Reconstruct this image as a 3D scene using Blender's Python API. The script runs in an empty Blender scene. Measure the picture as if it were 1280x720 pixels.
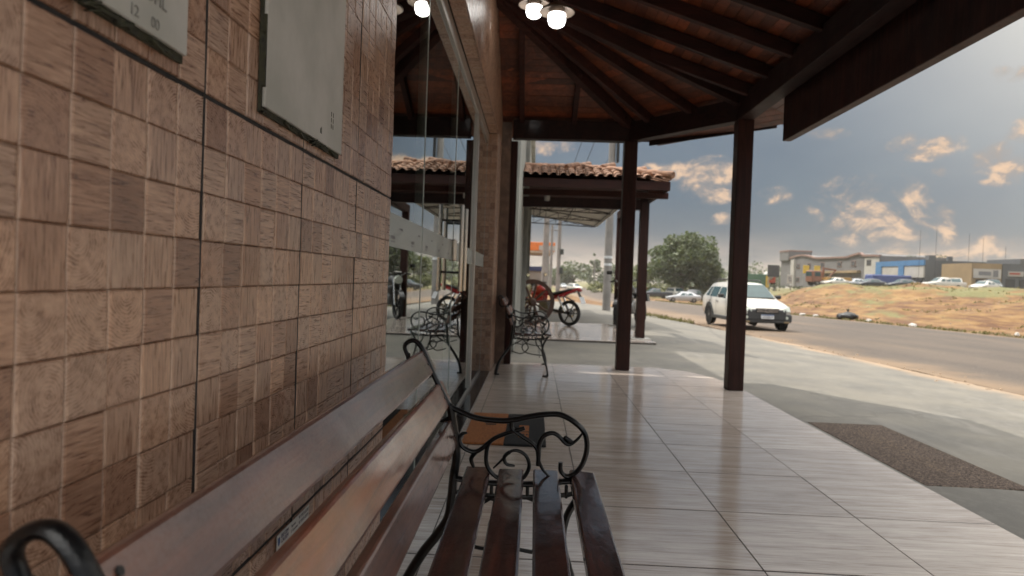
import bpy, bmesh, math, random
from math import sin, cos, pi, radians, sqrt, atan2
from mathutils import Vector, Matrix, noise as mnoise
SC = bpy.context.scene
COL = SC.collection
random.seed(7)
R = random.Random(11)

# ------------------------------------------------------------------ camera
A_, B_, G_ = math.atan(27.6/840), math.atan(13/840), math.atan(.036)
f0 = Vector((-sin(A_), cos(A_), 0)); r0 = Vector((cos(A_), sin(A_), 0)); u0 = Vector((0, 0, 1))
fw = f0*cos(B_)-u0*sin(B_); up = u0*cos(B_)+f0*sin(B_)
up2 = up*cos(G_)-r0*sin(G_); rt2 = r0*cos(G_)+up*sin(G_)
cd = bpy.data.cameras.new('camera'); cam = bpy.data.objects.new('camera', cd); COL.objects.link(cam)
M3 = Matrix((rt2, up2, -fw)).transposed()
cam.matrix_world = Matrix.Translation((0, 0, 1)) @ M3.to_4x4()
cd.sensor_width = 36; cd.lens = 840/1280*36; cd.clip_start = .02; cd.clip_end = 3000
cd.dof.use_dof = True; cd.dof.focus_distance = 1.55; cd.dof.aperture_fstop = 5.6
SC.camera = cam

# ------------------------------------------------------------------ sky and sun
SUN = Vector((-1.1, .8, 2.6)).normalized()
w = bpy.data.worlds.new('World'); SC.world = w; w.use_nodes = True
class NT:
    """small node-tree writer"""
    def __init__(s, tree): s.t = tree; s.n = tree.nodes; s.l = tree.links
    def new(s, ty, **k):
        n = s.n.new(ty)
        for a, b in k.items(): setattr(n, a, b)
        return n
    def set(s, sock, v):
        if v is None: return
        if isinstance(v, bpy.types.NodeSocket): s.l.new(v, sock)
        else:
            if hasattr(sock.default_value, '__len__') and not hasattr(v, '__len__'): v = (v, v, v)
            if hasattr(sock.default_value, '__len__') and len(sock.default_value) == 4 and len(v) == 3: v = (*v, 1)
            sock.default_value = v
    def m(s, op, a, b=None, c=None, clamp=False):
        n = s.new('ShaderNodeMath', operation=op, use_clamp=clamp)
        for i, v in enumerate((a, b, c)): s.set(n.inputs[i], v)
        return n.outputs[0]
    def vm(s, op, a, b=None):
        n = s.new('ShaderNodeVectorMath', operation=op); s.set(n.inputs[0], a); s.set(n.inputs[1], b)
        return n.outputs[1] if op in ('DOT_PRODUCT', 'LENGTH') else n.outputs[0]
    def mix(s, f, a, b, bt='MIX'):
        n = s.new('ShaderNodeMix', data_type='RGBA', blend_type=bt)
        s.set(n.inputs[0], f); s.set(n.inputs[6], a); s.set(n.inputs[7], b); return n.outputs[2]
    def ss(s, x, a, b):
        n = s.new('ShaderNodeMapRange', interpolation_type='SMOOTHSTEP'); s.set(n.inputs[0], x); s.set(n.inputs[1], a); s.set(n.inputs[2], b); return n.outputs[0]
    def noise(s, vec, scale, detail=4, rough=.55, dist=0, col=False):
        n = s.new('ShaderNodeTexNoise'); s.set(n.inputs['Vector'], vec); n.inputs['Scale'].default_value = scale
        n.inputs['Detail'].default_value = detail; n.inputs['Roughness'].default_value = rough; n.inputs['Distortion'].default_value = dist
        return n.outputs[1 if col else 0]
    def ramp(s, f, stops):
        n = s.new('ShaderNodeValToRGB'); s.set(n.inputs[0], f); e = n.color_ramp.elements
        while len(e) < len(stops): e.new(.5)
        for i, (p, c) in enumerate(stops): e[i].position = p; e[i].color = (*c, 1) if len(c) == 3 else c
        return n.outputs[0]
    def mapping(s, vec, scale=(1, 1, 1), loc=(0, 0, 0), rot=(0, 0, 0)):
        n = s.new('ShaderNodeMapping'); s.set(n.inputs[0], vec); s.set(n.inputs[1], loc); s.set(n.inputs[2], rot); s.set(n.inputs[3], scale); return n.outputs[0]
    def sep(s, v):
        n = s.new('ShaderNodeSeparateXYZ'); s.set(n.inputs[0], v); return n.outputs
    def comb(s, x, y, z):
        n = s.new('ShaderNodeCombineXYZ'); s.set(n.inputs[0], x); s.set(n.inputs[1], y); s.set(n.inputs[2], z); return n.outputs[0]
    def bump(s, h, strength=.3, dist=.01):
        n = s.new('ShaderNodeBump'); s.set(n.inputs['Height'], h); n.inputs['Strength'].default_value = strength; n.inputs['Distance'].default_value = dist
        return n.outputs[0]
N = NT(w.node_tree)
bg = w.node_tree.nodes['Background']
SKY_K = .10
sky = N.new('ShaderNodeTexSky', sky_type='NISHITA', sun_disc=False)
sky.sun_elevation = math.asin(SUN.z); sky.sun_rotation = atan2(SUN.x, SUN.y); sky.dust_density = 3; sky.air_density = 1.2
D = N.new('ShaderNodeTexCoord').outputs['Generated']
sx, sy, sz = N.sep(D)
el = N.m('ARCSINE', sz); az = N.m('ARCTAN2', sx, sy)
def K(c): return tuple(v/SKY_K for v in c)
# slate cloud cover, paler towards the horizon
veil = N.ramp(N.m('MULTIPLY', el, 1/1.5708, clamp=True), [(0, K((.15, .138, .127))), (.03, K((.078, .088, .10))), (.08, K((.055, .074, .097))), (.20, K((.076, .094, .116))), (.26, K((.24, .245, .25))), (.38, K((.95, .94, .91))), (.6, K((1.75, 1.70, 1.60))), (1, K((2.1, 2.04, 1.92)))])
big = N.noise(N.mapping(D, (3, 3, 7)), 1.3, 5)
veil = N.mix(N.ss(big, .3, .75), N.mix(1, veil, (.86, .88, .92), 'MULTIPLY'), N.mix(1, veil, (1.12, 1.1, 1.06), 'MULTIPLY'))
base = N.mix(.95, sky.outputs[0], veil)
# glow of the hazy sky high on the road side
gd = N.vm('DOT_PRODUCT', D, tuple(Vector((.66, .60, .44)).normalized()))
glow = N.m('MULTIPLY', N.m('POWER', N.m('MAXIMUM', gd, 0), 22), 1.0)
base = N.mix(N.m('MULTIPLY', glow, .95, clamp=True), base, K((.55, .52, .46)))
# single lit cumulus clouds: (azimuth, elevation, width, height)
det = N.noise(N.mapping(D, (1, 1, 1.5)), 17, 8, .62, .9)
det2 = N.noise(N.mapping(D, (1, 1, 1.6), (3, 1, 2)), 40, 5, .6, .3)
acc = None
CL = [(.45, .110, .056, .033), (.483, .082, .04, .02), (.535, .078, .012, .026), (.512, .184, .034, .014), (.593, .156, .027, .019), (.594, .26, .023, .008), (.393, .206, .025, .007), (.252, .148, .039, .024), (.331, .127, .023, .01), (.266, .091, .013, .009), (.012, .194, .033, .01), (.192, .16, .04, .011), (.529, .151, .008, .005), (.589, .059, .034, .013), (.519, .048, .062, .01), (.428, .066, .019, .008), (.66, .19, .05, .02), (.70, .11, .05, .02)]
for (a, e, wa, we) in CL:
    q = N.m('ADD', N.m('POWER', N.m('DIVIDE', N.m('SUBTRACT', az, a), wa*1.45), 2), N.m('POWER', N.m('DIVIDE', N.m('SUBTRACT', el, e), we*1.55), 2))
    b = N.m('SUBTRACT', 1, q, clamp=True)
    acc = b if acc is None else N.m('MAXIMUM', acc, b)
gen = N.m('MULTIPLY', N.ss(N.noise(N.mapping(D, (2, 2, 4), (7, 3, 1)), 1.6, 3), .60, .75), N.ss(N.m('ABSOLUTE', N.m('SUBTRACT', az, .30)), .50, .75))
acc = N.m('MAXIMUM', acc, gen)
cm = N.ss(N.m('ADD', N.m('MULTIPLY', acc, .58), N.m('ADD', N.m('MULTIPLY', det, 2.5), N.m('MULTIPLY', det2, .9))), 1.76, 2.7)
ccol = N.mix(N.ss(N.m('ADD', det2, N.m('MULTIPLY', N.m('SUBTRACT', cm, .5), .35)), .38, .72), K((.20, .165, .14)), K((.41, .285, .19)))
base = N.mix(N.m('MULTIPLY', cm, N.m('MULTIPLY', .92, N.ss(acc, 0, .25))), base, ccol)
# warm low band
lowb = N.m('MULTIPLY', N.ss(N.m('MULTIPLY', el, -1), -.085, -.005), N.ss(N.noise(N.mapping(D, (2, 2, 8), (2, 5, 1)), 2.6, 5), .38, .58))
base = N.mix(N.m('MULTIPLY', lowb, .85), base, K((.31, .25, .205)))
N.l.new(base, bg.inputs[0]); bg.inputs[1].default_value = SKY_K
sd = bpy.data.lights.new('sun', 'SUN'); sd.energy = 2.0; sd.angle = radians(.6); sd.color = (1, .93, .82)
so = bpy.data.objects.new('sun', sd); COL.objects.link(so); so.rotation_euler = (-SUN).to_track_quat('-Z', 'Y').to_euler()
SC.view_settings.view_transform = 'Standard'; SC.view_settings.look = 'None'; SC.view_settings.exposure = 1.2; SC.view_settings.gamma = 1
SC.render.engine = 'CYCLES'
SC.cycles.max_bounces = 8; SC.cycles.diffuse_bounces = 4; SC.cycles.glossy_bounces = 4; SC.cycles.transparent_max_bounces = 12
SC.cycles.use_denoising = True; SC.cycles.sample_clamp_indirect = 6

# ------------------------------------------------------------------ materials
MATS = {}
def new_mat(name):
    m = bpy.data.materials.new(name); m.use_nodes = True; n = NT(m.node_tree)
    p = m.node_tree.nodes['Principled BSDF']; MATS[name] = m
    return m, n, p
def pset(n, p, **k):
    for a, v in k.items(): n.set(p.inputs[a.replace('_', ' ')], v)
def simple(name, c, rough=.5, metal=0, var=.18, scale=6, bump=.08, bscale=60, coat=0, c2=None, stretch=(1, 1, 1), island=0.0, spec=.5):
    m, n, p = new_mat(name)
    geo = n.new('ShaderNodeNewGeometry'); tc = n.new('ShaderNodeTexCoord')
    v = n.mapping(tc.outputs['Object'], stretch)
    t = n.noise(v, scale, 6, .6)
    hi = tuple(min(1, x*(1+var)) for x in c); lo = tuple(x*(1-var) for x in c) if c2 is None else c2
    col = n.mix(n.ss(t, .3, .7), lo, hi)
    if island:
        oi = n.new('ShaderNodeObjectInfo')
        rn = n.m('FRACT', n.m('ADD', geo.outputs['Random Per Island'], oi.outputs['Random']))
        col = n.mix(1, col, n.ramp(rn, [(0, (1-island,)*3), (1, (1+island,)*3)]), 'MULTIPLY')
    pset(n, p, Base_Color=col, Roughness=n.m('ADD', rough-.06, n.m('MULTIPLY', t, .12)), Metallic=metal)
    if coat: pset(n, p, Coat_Weight=coat, Coat_Roughness=.12)
    p.inputs['Specular IOR Level'].default_value = spec
    if bump: n.l.new(n.bump(n.noise(v, bscale, 4), bump, .01), p.inputs['Normal'])
    return m

def wood_block_mat():
    m, n, p = new_mat('wood_block_ceramic')
    geo = n.new('ShaderNodeNewGeometry'); oi = n.new('ShaderNodeObjectInfo')
    rnd = n.m('FRACT', n.m('ADD', geo.outputs['Random Per Island'], n.m('MULTIPLY', oi.outputs['Random'], 7.31)))
    r2 = n.m('FRACT', n.m('MULTIPLY', rnd, 37.7)); r3 = n.m('FRACT', n.m('MULTIPLY', rnd, 91.3)); r4 = n.m('FRACT', n.m('MULTIPLY', rnd, 173.9))
    uvn = n.new('ShaderNodeUVMap'); uvn.uv_map = 'UVMap'
    u, v, _ = n.sep(uvn.outputs[0])
    off = n.comb(n.m('MULTIPLY', rnd, 50), n.m('MULTIPLY', r2, 30), n.m('MULTIPLY', r3, 20))
    def straight(a, b):
        q = n.vm('ADD', n.comb(n.m('MULTIPLY', a, .9), n.m('MULTIPLY', b, 11), 0), off)
        return n.noise(q, 1.25, 6, .68, 1.1)
    gA = straight(u, v); gB = straight(v, u)
    cx = n.m('SUBTRACT', n.m('MULTIPLY', r3, 1.8), .4); cy = n.m('SUBTRACT', n.m('MULTIPLY', r4, 1.8), .4)
    dv = n.comb(n.m('SUBTRACT', u, cx), n.m('SUBTRACT', v, cy), 0)
    wob = n.noise(n.vm('ADD', uvn.outputs[0], off), 2.2, 4, .6)
    rr = n.m('ADD', n.m('MULTIPLY', n.vm('LENGTH', dv), 104), n.m('MULTIPLY', wob, 26))
    gC = n.m('ADD', n.m('MULTIPLY', n.m('SINE', rr), n.m('MULTIPLY', .075, n.ss(wob, .28, .50))), n.m('ADD', .18, n.m('MULTIPLY', n.noise(n.vm('ADD', uvn.outputs[0], off), 5, 6, .7), .64)))
    g = n.mix(n.m('GREATER_THAN', r2, .30), gA, gB)
    g = n.mix(n.m('GREATER_THAN', r2, .62), g, gC)
    fine = n.noise(n.vm('ADD', n.vm('MULTIPLY', uvn.outputs[0], (1, 1, 1)), off), 30, 3, .7)
    col = n.ramp(g, [(.33, (.145, .070, .044)), (.45, (.335, .197, .133)), (.55, (.475, .305, .215)), (.68, (.64, .45, .335))])
    tint = n.ramp(r4, [(0, (.52, .40, .33)), (.18, (.80, .68, .60)), (.42, (1, .96, .92)), (.6, (.93, .93, .93)), (.75, (1.05, .95, .85)), (.88, (.9, .89, .88)), (1, (1.12, 1.04, .94))])
    col = n.mix(1, col, tint, 'MULTIPLY')
    col = n.mix(n.m('MULTIPLY', n.ss(fine, .45, .75), .22), col, (.42, .30, .21))
    # pale glaze and painted highlights on the upright arrises, browner along the level ones
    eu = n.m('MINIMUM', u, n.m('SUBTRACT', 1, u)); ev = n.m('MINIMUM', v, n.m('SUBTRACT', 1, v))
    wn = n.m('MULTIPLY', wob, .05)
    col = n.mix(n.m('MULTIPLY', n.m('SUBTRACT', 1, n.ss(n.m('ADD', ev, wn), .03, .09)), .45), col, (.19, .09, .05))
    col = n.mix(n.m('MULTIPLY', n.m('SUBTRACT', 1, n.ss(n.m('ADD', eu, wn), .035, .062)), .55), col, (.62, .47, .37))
    gs = n.new('ShaderNodeRGBToBW'); n.l.new(g, gs.inputs[0])
    pset(n, p, Base_Color=col, Roughness=n.m('ADD', .18, n.m('MULTIPLY', gs.outputs[0], .22)))
    p.inputs['Specular IOR Level'].default_value = .8
    n.l.new(n.bump(n.m('ADD', gs.outputs[0], n.m('MULTIPLY', fine, .15)), .35, .002), p.inputs['Normal'])
    return m
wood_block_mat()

def varnish_mat(name, dark, light, axis=1, sc=1.0, rough=.2, coat=.8, streak=14, sheen_col=None, spec=.22):
    m, n, p = new_mat(name)
    tc = n.new('ShaderNodeTexCoord'); oi = n.new('ShaderNodeObjectInfo')
    off = n.comb(n.m('MULTIPLY', oi.outputs['Random'], 40), n.m('MULTIPLY', oi.outputs['Random'], 17), n.m('MULTIPLY', oi.outputs['Random'], 23))
    v = n.vm('ADD', tc.outputs['Object'], off)
    s = [streak*sc]*3; s[axis] = 1.1*sc
    g = n.noise(n.mapping(v, s), 1.6, 7, .7, 1.2)
    blotch = n.noise(v, 3.4*sc, 5, .6)
    col = n.mix(n.ss(g, .3, .72), dark, light)
    col = n.mix(n.m('MULTIPLY', n.ss(blotch, .5, .72), .55), col, tuple(x*.4 for x in dark))
    if sheen_col: col = n.mix(n.m('MULTIPLY', n.m('MULTIPLY', n.ss(n.noise(n.mapping(v, (1, .45, 1)), 5*sc, 6, .7), .36, .60), n.ss(n.noise(v, 160, 3, .8), .25, .6)), .26), col, sheen_col)  # grey sheen of reflected sky mixed into the colour in patches
    tn = n.m('ADD', .75, n.m('MULTIPLY', oi.outputs['Random'], .5))
    col = n.mix(1, col, n.comb(tn, tn, tn), 'MULTIPLY')
    sp = n.noise(v, 130*sc, 4, .8)
    wear = n.noise(v, 7*sc, 5, .65)
    pset(n, p, Base_Color=col, Roughness=n.m('ADD', rough, n.m('MULTIPLY', wear, .3)), Coat_Weight=coat, Coat_Roughness=n.m('ADD', .03, n.m('MULTIPLY', n.ss(wear, .35, .7), .12)))
    p.inputs['Specular IOR Level'].default_value = spec; p.inputs['Coat IOR'].default_value = 1.7
    h = n.m('ADD', n.m('MULTIPLY', g, .6), n.m('MULTIPLY', sp, .5))
    b = n.bump(h, .5, .004); n.l.new(b, p.inputs['Normal']); n.l.new(n.bump(n.m('ADD', n.m('MULTIPLY', h, .25), n.m('MULTIPLY', n.noise(n.mapping(v, (1, .5, 1)), 16*sc, 3, .5), 1.4)), .16, .006), p.inputs['Coat Normal'])
    return m
varnish_mat('bench_wood', (.014, .0036, .0026), (.060, .014, .0075), 1, 1, .34, 1, 16)
varnish_mat('bench_wood_sheen', (.062, .015, .007), (.23, .066, .028), 1, 1, .30, 1, 16, sheen_col=(.33, .24, .20), spec=.5)  # back slats: bench wood made lighter, sky sheen put into its colour
varnish_mat('post_wood', (.020, .0065, .005), (.050, .016, .011), 2, .8, .42, .06, 16)
varnish_mat('beam_wood', (.014, .0045, .0035), (.034, .011, .008), 1, .8, .5, .03, 12)
varnish_mat('rafter_wood', (.020, .006, .0045), (.050, .015, .010), 0, .8, .5, .03, 12)

def plank_mat():
    m, n, p = new_mat('ceiling_plank')
    tc = n.new('ShaderNodeTexCoord'); oi = n.new('ShaderNodeObjectInfo')
    rn = oi.outputs['Random']
    v = n.vm('ADD', tc.outputs['Object'], n.comb(n.m('MULTIPLY', rn, 31), n.m('MULTIPLY', rn, 57), 0))
    g = n.noise(n.mapping(v, (2, 2, 2)), 3, 6, .7, 2)
    st = n.noise(n.mapping(v, (.8, .8, 3)), 1.2, 3, .5)
    col = n.mix(n.ss(g, .3, .7), (.080, .024, .012), (.20, .062, .029))
    col = n.mix(1, col, n.ramp(n.m('FRACT', n.m('ADD', rn, n.m('MULTIPLY', st, .5))), [(0, (.55, .5, .5)), (.4, (.9, .85, .8)), (.7, (1.15, 1.05, .95)), (1, (1.7, 1.35, 1.1))]), 'MULTIPLY')
    pset(n, p, Base_Color=col, Roughness=.42); n.l.new(n.bump(g, .2, .004), p.inputs['Normal'])
plank_mat()

def floor_mat():
    m, n, p = new_mat('porch_tile_glaze')
    geo = n.new('ShaderNodeNewGeometry'); oi = n.new('ShaderNodeObjectInfo')
    rn = n.m('FRACT', n.m('ADD', oi.outputs['Random'], geo.outputs['Random Per Island']))
    off = n.comb(n.m('MULTIPLY', rn, 13), n.m('MULTIPLY', rn, 71), 0)
    v = n.vm('ADD', geo.outputs['Position'], off)
    g = n.noise(n.mapping(v, (4.5, 85, 1)), 1, 8, .75, .6)
    g2 = n.noise(n.mapping(v, (1.2, 14, 1)), 1.3, 5, .6, .8)
    col = n.ramp(n.m('ADD', n.m('MULTIPLY', g, .62), n.m('MULTIPLY', g2, .38)), [(.34, (.25, .19, .16)), (.45, (.45, .385, .34)), (.55, (.58, .515, .465)), (.68, (.74, .69, .64))])
    col = n.mix(1, col, n.ramp(rn, [(0, (.92, .9, .89)), (1, (1.06, 1.05, 1.04))]), 'MULTIPLY')
    dirt = n.noise(geo.outputs['Position'], 2.2, 6, .65)
    col = n.mix(n.m('MULTIPLY', n.ss(dirt, .52, .8), .35), col, (.20, .165, .14))
    spk = n.ss(n.noise(geo.outputs['Position'], 70, 2, .5), .74, .8)
    col = n.mix(n.m('MULTIPLY', spk, .4), col, (.09, .07, .06))
    rough = n.m('ADD', .04, n.m('ADD', n.m('MULTIPLY', n.ss(dirt, .4, .8), .12), n.m('MULTIPLY', g, .07)))
    pset(n, p, Base_Color=col, Roughness=rough)
    p.inputs['Specular IOR Level'].default_value = 1.0
    n.l.new(n.bump(n.m('ADD', g, g2), .10, .002), p.inputs['Normal'])
floor_mat()

def apron_mat():
    m, n, p = new_mat('apron_concrete')
    P = n.new('ShaderNodeNewGeometry').outputs['Position']
    a = n.noise(P, 1.1, 8, .62); b = n.noise(P, 14, 5, .65)
    col = n.mix(n.ss(a, .3, .7), (.086, .081, .071), (.142, .129, .104))
    col = n.mix(n.m('MULTIPLY', n.ss(b, .4, .75), .3), col, (.25, .24, .22))
    st = n.noise(n.mapping(P, (1.6, .35, 1)), 1.5, 6, .6, 1.0)
    col = n.mix(n.m('MULTIPLY', n.ss(st, .56, .72), .4), col, (.22, .205, .18))
    vo = n.new('ShaderNodeTexVoronoi', feature='DISTANCE_TO_EDGE'); vo.inputs['Scale'].default_value = .42
    n.l.new(n.vm('ADD', P, n.vm('MULTIPLY', n.noise(P, 1.7, 5, .6, col=True), (.9, .9, 0))), vo.inputs['Vector'])
    crack = n.m('MULTIPLY', n.m('SUBTRACT', 1, n.ss(vo.outputs[0], .001, .010)), n.ss(n.noise(P, .8, 2), .48, .6))
    col = n.mix(n.m('MULTIPLY', crack, .85), col, (.10, .09, .075))
    px, py, pz = n.sep(P)
    e = n.ss(n.m('ADD', px, n.m('MULTIPLY', n.m('SUBTRACT', n.noise(P, .9, 6, .65), .5), 1.6)), 5.3, 6.1)
    col = n.mix(n.m('MULTIPLY', e, .55), col, (.40, .25, .13))
    pset(n, p, Base_Color=col, Roughness=n.m('ADD', .55, n.m('MULTIPLY', b, .3)))
    n.l.new(n.bump(n.m('SUBTRACT', n.m('ADD', n.m('MULTIPLY', b, .4), n.noise(P, 120, 3)), n.m('MULTIPLY', crack, 3)), .3, .006), p.inputs['Normal'])
apron_mat()

def road_mat():
    m, n, p = new_mat('road_asphalt')
    P = n.new('ShaderNodeNewGeometry').outputs['Position']
    px, py, pz = n.sep(P)
    a = n.noise(n.mapping(P, (1, .22, 1)), .8, 7, .62); b = n.noise(P, 45, 4, .7)
    col = n.mix(n.ss(a, .3, .72), (.036, .026, .020), (.068, .049, .035))
    col = n.mix(n.m('MULTIPLY', n.ss(b, .45, .75), .45), col, (.27, .23, .19))
    wob = n.m('MULTIPLY', n.m('SUBTRACT', n.noise(P, .55, 7, .65), .5), 3.0)
    e1 = n.m('SUBTRACT', 1, n.ss(n.m('ADD', px, wob), 6.0, 7.3)); e2 = n.ss(n.m('ADD', px, wob), 15.8, 17.3)
    dust = n.ss(n.noise(n.mapping(P, (1, .15, 1)), .6, 6, .6), .55, .75)
    far = n.ss(py, 14, 26)
    e1 = n.m('MAXIMUM', e1, n.m('MULTIPLY', n.m('MULTIPLY', far, n.m('SUBTRACT', 1, n.ss(n.m('ADD', px, wob), 7.4, 9.4))), .85))
    f = n.m('MAXIMUM', n.m('MAXIMUM', e1, e2), n.m('MULTIPLY', dust, .35))
    col = n.mix(f, col, n.mix(n.ss(a, .35, .65), (.125, .080, .045), (.165, .112, .068)))
    pset(n, p, Base_Color=col, Roughness=.8)
    n.l.new(n.bump(b, .5, .01), p.inputs['Normal'])
road_mat()

def dirt_mat():
    m, n, p = new_mat('orange_dirt')
    P = n.new('ShaderNodeNewGeometry').outputs['Position']; px, py, pz = n.sep(P)
    a = n.noise(P, .25, 8, .65); b = n.noise(n.mapping(P, (1, .5, 2)), 1.4, 7, .68, .5); c = n.noise(P, 12, 5, .7)
    col = n.ramp(n.m('ADD', n.m('MULTIPLY', a, .45), n.m('MULTIPLY', b, .55)), [(.36, (.05, .019, .007)), (.45, (.115, .055, .018)), (.54, (.18, .10, .033)), (.66, (.24, .152, .056))])
    col = n.mix(n.m('MULTIPLY', n.ss(c, .5, .75), .3), col, (.25, .13, .07))
    rill = n.noise(n.mapping(P, (.5, .07, 5)), 1.3, 7, .68, .8)
    col = n.mix(n.m('MULTIPLY', n.ss(rill, .50, .60), .8), col, (.075, .030, .013))
    col = n.mix(n.m('MULTIPLY', n.ss(rill, .46, .30), .5), col, (.30, .205, .10))
    gm = n.noise(n.mapping(P, (.35, .16, 1)), .8, 7, .7)
    hi = n.ss(pz, -.2, 1.1)
    grass = n.ss(n.m('ADD', gm, n.m('MULTIPLY', hi, .12)), .56, .66)
    grass = n.m('MULTIPLY', grass, n.ss(px, 18, 20))
    grass = n.m('MAXIMUM', grass, n.m('MULTIPLY', n.ss(py, 96, 125), n.ss(gm, .35, .5)))
    col = n.mix(n.m('MULTIPLY', grass, .9), col, n.mix(n.ss(c, .35, .65), (.07, .085, .028), (.165, .15, .06)))
    pset(n, p, Base_Color=col, Roughness=.9)
    n.l.new(n.bump(n.m('ADD', b, n.m('MULTIPLY', c, .4)), .8, .12), p.inputs['Normal'])
dirt_mat()

def leaf_mat(name, c, c2):
    m, n, p = new_mat(name)
    g = n.new('ShaderNodeNewGeometry')
    col = n.mix(g.outputs['Random Per Island'], c, c2)
    pset(n, p, Base_Color=col, Roughness=.6)
    tr = n.new('ShaderNodeBsdfTranslucent'); n.set(tr.inputs[0], n.mix(1, col, (1.1, 1.3, .5), 'MULTIPLY'))
    mx = n.new('ShaderNodeMixShader'); mx.inputs[0].default_value = .25
    n.l.new(p.outputs[0], mx.inputs[1]); n.l.new(tr.outputs[0], mx.inputs[2]); n.l.new(mx.outputs[0], n.n['Material Output'].inputs[0])
leaf_mat('leaf_green', (.050, .070, .034), (.115, .135, .068))
leaf_mat('leaf_olive', (.070, .085, .030), (.16, .16, .065))
leaf_mat('leaf_far', (.085, .105, .07), (.14, .155, .10))
leaf_mat('grass_blade', (.085, .085, .03), (.19, .155, .07))

def glass_mat():
    m, n, p = new_mat('door_glass'); n.n.remove(p)
    t = n.new('ShaderNodeBsdfTransparent'); t.inputs[0].default_value = (.80, .84, .82, 1)
    g = n.new('ShaderNodeBsdfGlossy'); g.inputs['Roughness'].default_value = .004; g.inputs[0].default_value = (.93, .96, .95, 1)
    fr = n.new('ShaderNodeFresnel'); fr.inputs[0].default_value = 1.52
    f = n.m('ADD', n.m('MULTIPLY', fr.outputs[0], 1.35), .10, clamp=True)
    mx = n.new('ShaderNodeMixShader'); n.l.new(f, mx.inputs[0]); n.l.new(t.outputs[0], mx.inputs[1]); n.l.new(g.outputs[0], mx.inputs[2])
    n.l.new(mx.outputs[0], n.n['Material Output'].inputs[0])
glass_mat()
def frost_mat():
    m, n, p = new_mat('frosted_film')
    t = n.new('ShaderNodeBsdfTransparent'); pset(n, p, Base_Color=(.62, .66, .63), Roughness=.25)
    mx = n.new('ShaderNodeMixShader'); mx.inputs[0].default_value = .72; n.l.new(t.outputs[0], mx.inputs[1]); n.l.new(p.outputs[0], mx.inputs[2])
    n.l.new(mx.outputs[0], n.n['Material Output'].inputs[0])
frost_mat()
def emis(name, c, s):
    m, n, p = new_mat(name); pset(n, p, Base_Color=(.9, .9, .9), Emission_Color=c, Emission_Strength=s)
emis('lamp_glow', (1, .97, .92), 6)
simple('cast_iron', (.005, .005, .0055), .30, 0, .3, 20, .12, 120, .12, spec=.35)
simple('grout', (.055, .045, .04), .9)
simple('floor_grout', (.055, .047, .042), .85)
simple('panel_back', (.36, .24, .165), .6, 0, .3, 20)
simple('pilaster_brown', (.20, .135, .10), .5, 0, .3, 9)
simple('joint_dark', (.018, .016, .016), .8)
simple('wall_core', (.022, .018, .016), .9)
simple('dark_interior', (.030, .026, .024), .7)
simple('granite', (.022, .021, .021), .12, 0, .5, 150, 0)
simple('aluminium', (.52, .50, .47), .3, .9, .08)
simple('steel_handle', (.62, .57, .50), .22, 1, .05, bump=0)
simple('black_metal', (.012, .012, .012), .4)
simple('glass_edge', (.42, .47, .44), .25, 0, .1, bump=0)
simple('plate_grey', (.50, .48, .445), .55, 0, .10, 5, .06, 30, c2=(.40, .395, .355))
simple('plate_letter', (.23, .225, .205), .55, bump=0)  # darker than the plate; shade of the embossed letters put into their colour
simple('plate_grime', (.022, .021, .016), .95, 0, .5, 60, .5, 90, c2=(.05, .05, .025))
simple('white_paper', (.62, .62, .60), .5, bump=0, var=.05)
simple('print_blue', (.03, .09, .25), .5, bump=0)
simple('print_navy', (.035, .03, .10), .5, bump=0)
simple('print_grey', (.16, .16, .17), .5, bump=0)
simple('lamp_dish', (.16, .125, .10), .5, 0, .2, 8)
simple('terracotta', (.27, .150, .092), .8, 0, .3, 7, .3, 50, c2=(.13, .065, .04), island=.3)
simple('roof_sheet', (.10, .05, .035), .9)
simple('canopy_white', (.62, .57, .50), .6, 0, .08, 2, c2=(.48, .42, .35))
simple('truss_steel', (.06, .045, .038), .6)
simple('neighbour_plaster', (.25, .255, .23), .8, 0, .12, 1.5, .1, 40, c2=(.17, .175, .16))
simple('yellow_plaster', (.55, .42, .16), .7)
simple('pole_concrete', (.21, .20, .19), .85, 0, .18, 2, .2, 50)
simple('wire_black', (.015, .015, .015), .6)
simple('orange_sheet', (.60, .16, .03), .5, bump=0)
simple('coir_orange', (.42, .155, .045), .95, 0, .3, 90, .9, 400, c2=(.27, .09, .03))
simple('coir_black', (.018, .017, .018), .95, 0, .4, 90, .9, 400)
simple('mat_rubber', (.02, .018, .018), .7)
simple('wheel_wood', (.065, .032, .022), .55, 0, .3, 9, .3, 60)
simple('moto_red', (.38, .012, .018), .25, 0, .1, coat=1, bump=0)
simple('moto_black', (.013, .013, .015), .35, 0, .2, coat=.4, bump=0)
simple('tyre', (.012, .012, .012), .85)
simple('chrome', (.62, .62, .62), .15, 1, .05, bump=0)
simple('engine_grey', (.20, .20, .20), .4, .6)
simple('seat_black', (.015, .015, .015), .6)
simple('mirror_face', (.55, .68, .78), .05, 1, bump=0)
simple('num_plate', (.58, .60, .62), .5, bump=0)
simple('tail_red', (.35, .02, .02), .3, bump=0)
simple('car_white', (.50, .48, .44), .3, 0, .06, 3, .0, coat=.8)
simple('car_silver', (.36, .37, .39), .3, .2, .05, 3, .0, coat=.8)
simple('car_dark', (.030, .035, .045), .35, 0, .1, 3, .0, coat=.5)
simple('car_clad', (.032, .034, .036), .6, 0, .15, 12)
simple('car_glass', (.030, .058, .062), .15, 0, .1, bump=0, spec=.35)
simple('car_trim', (.012, .012, .012), .5)
simple('hub', (.30, .30, .30), .35, .7)
simple('headlamp', (.50, .54, .48), .12, 0, .1, bump=0, coat=1)
simple('build_grey', (.13, .127, .128), .85, 0, .12, .4, .1, 9)
simple('build_trim', (.20, .13, .11), .85, 0, .12, .5)
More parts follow.
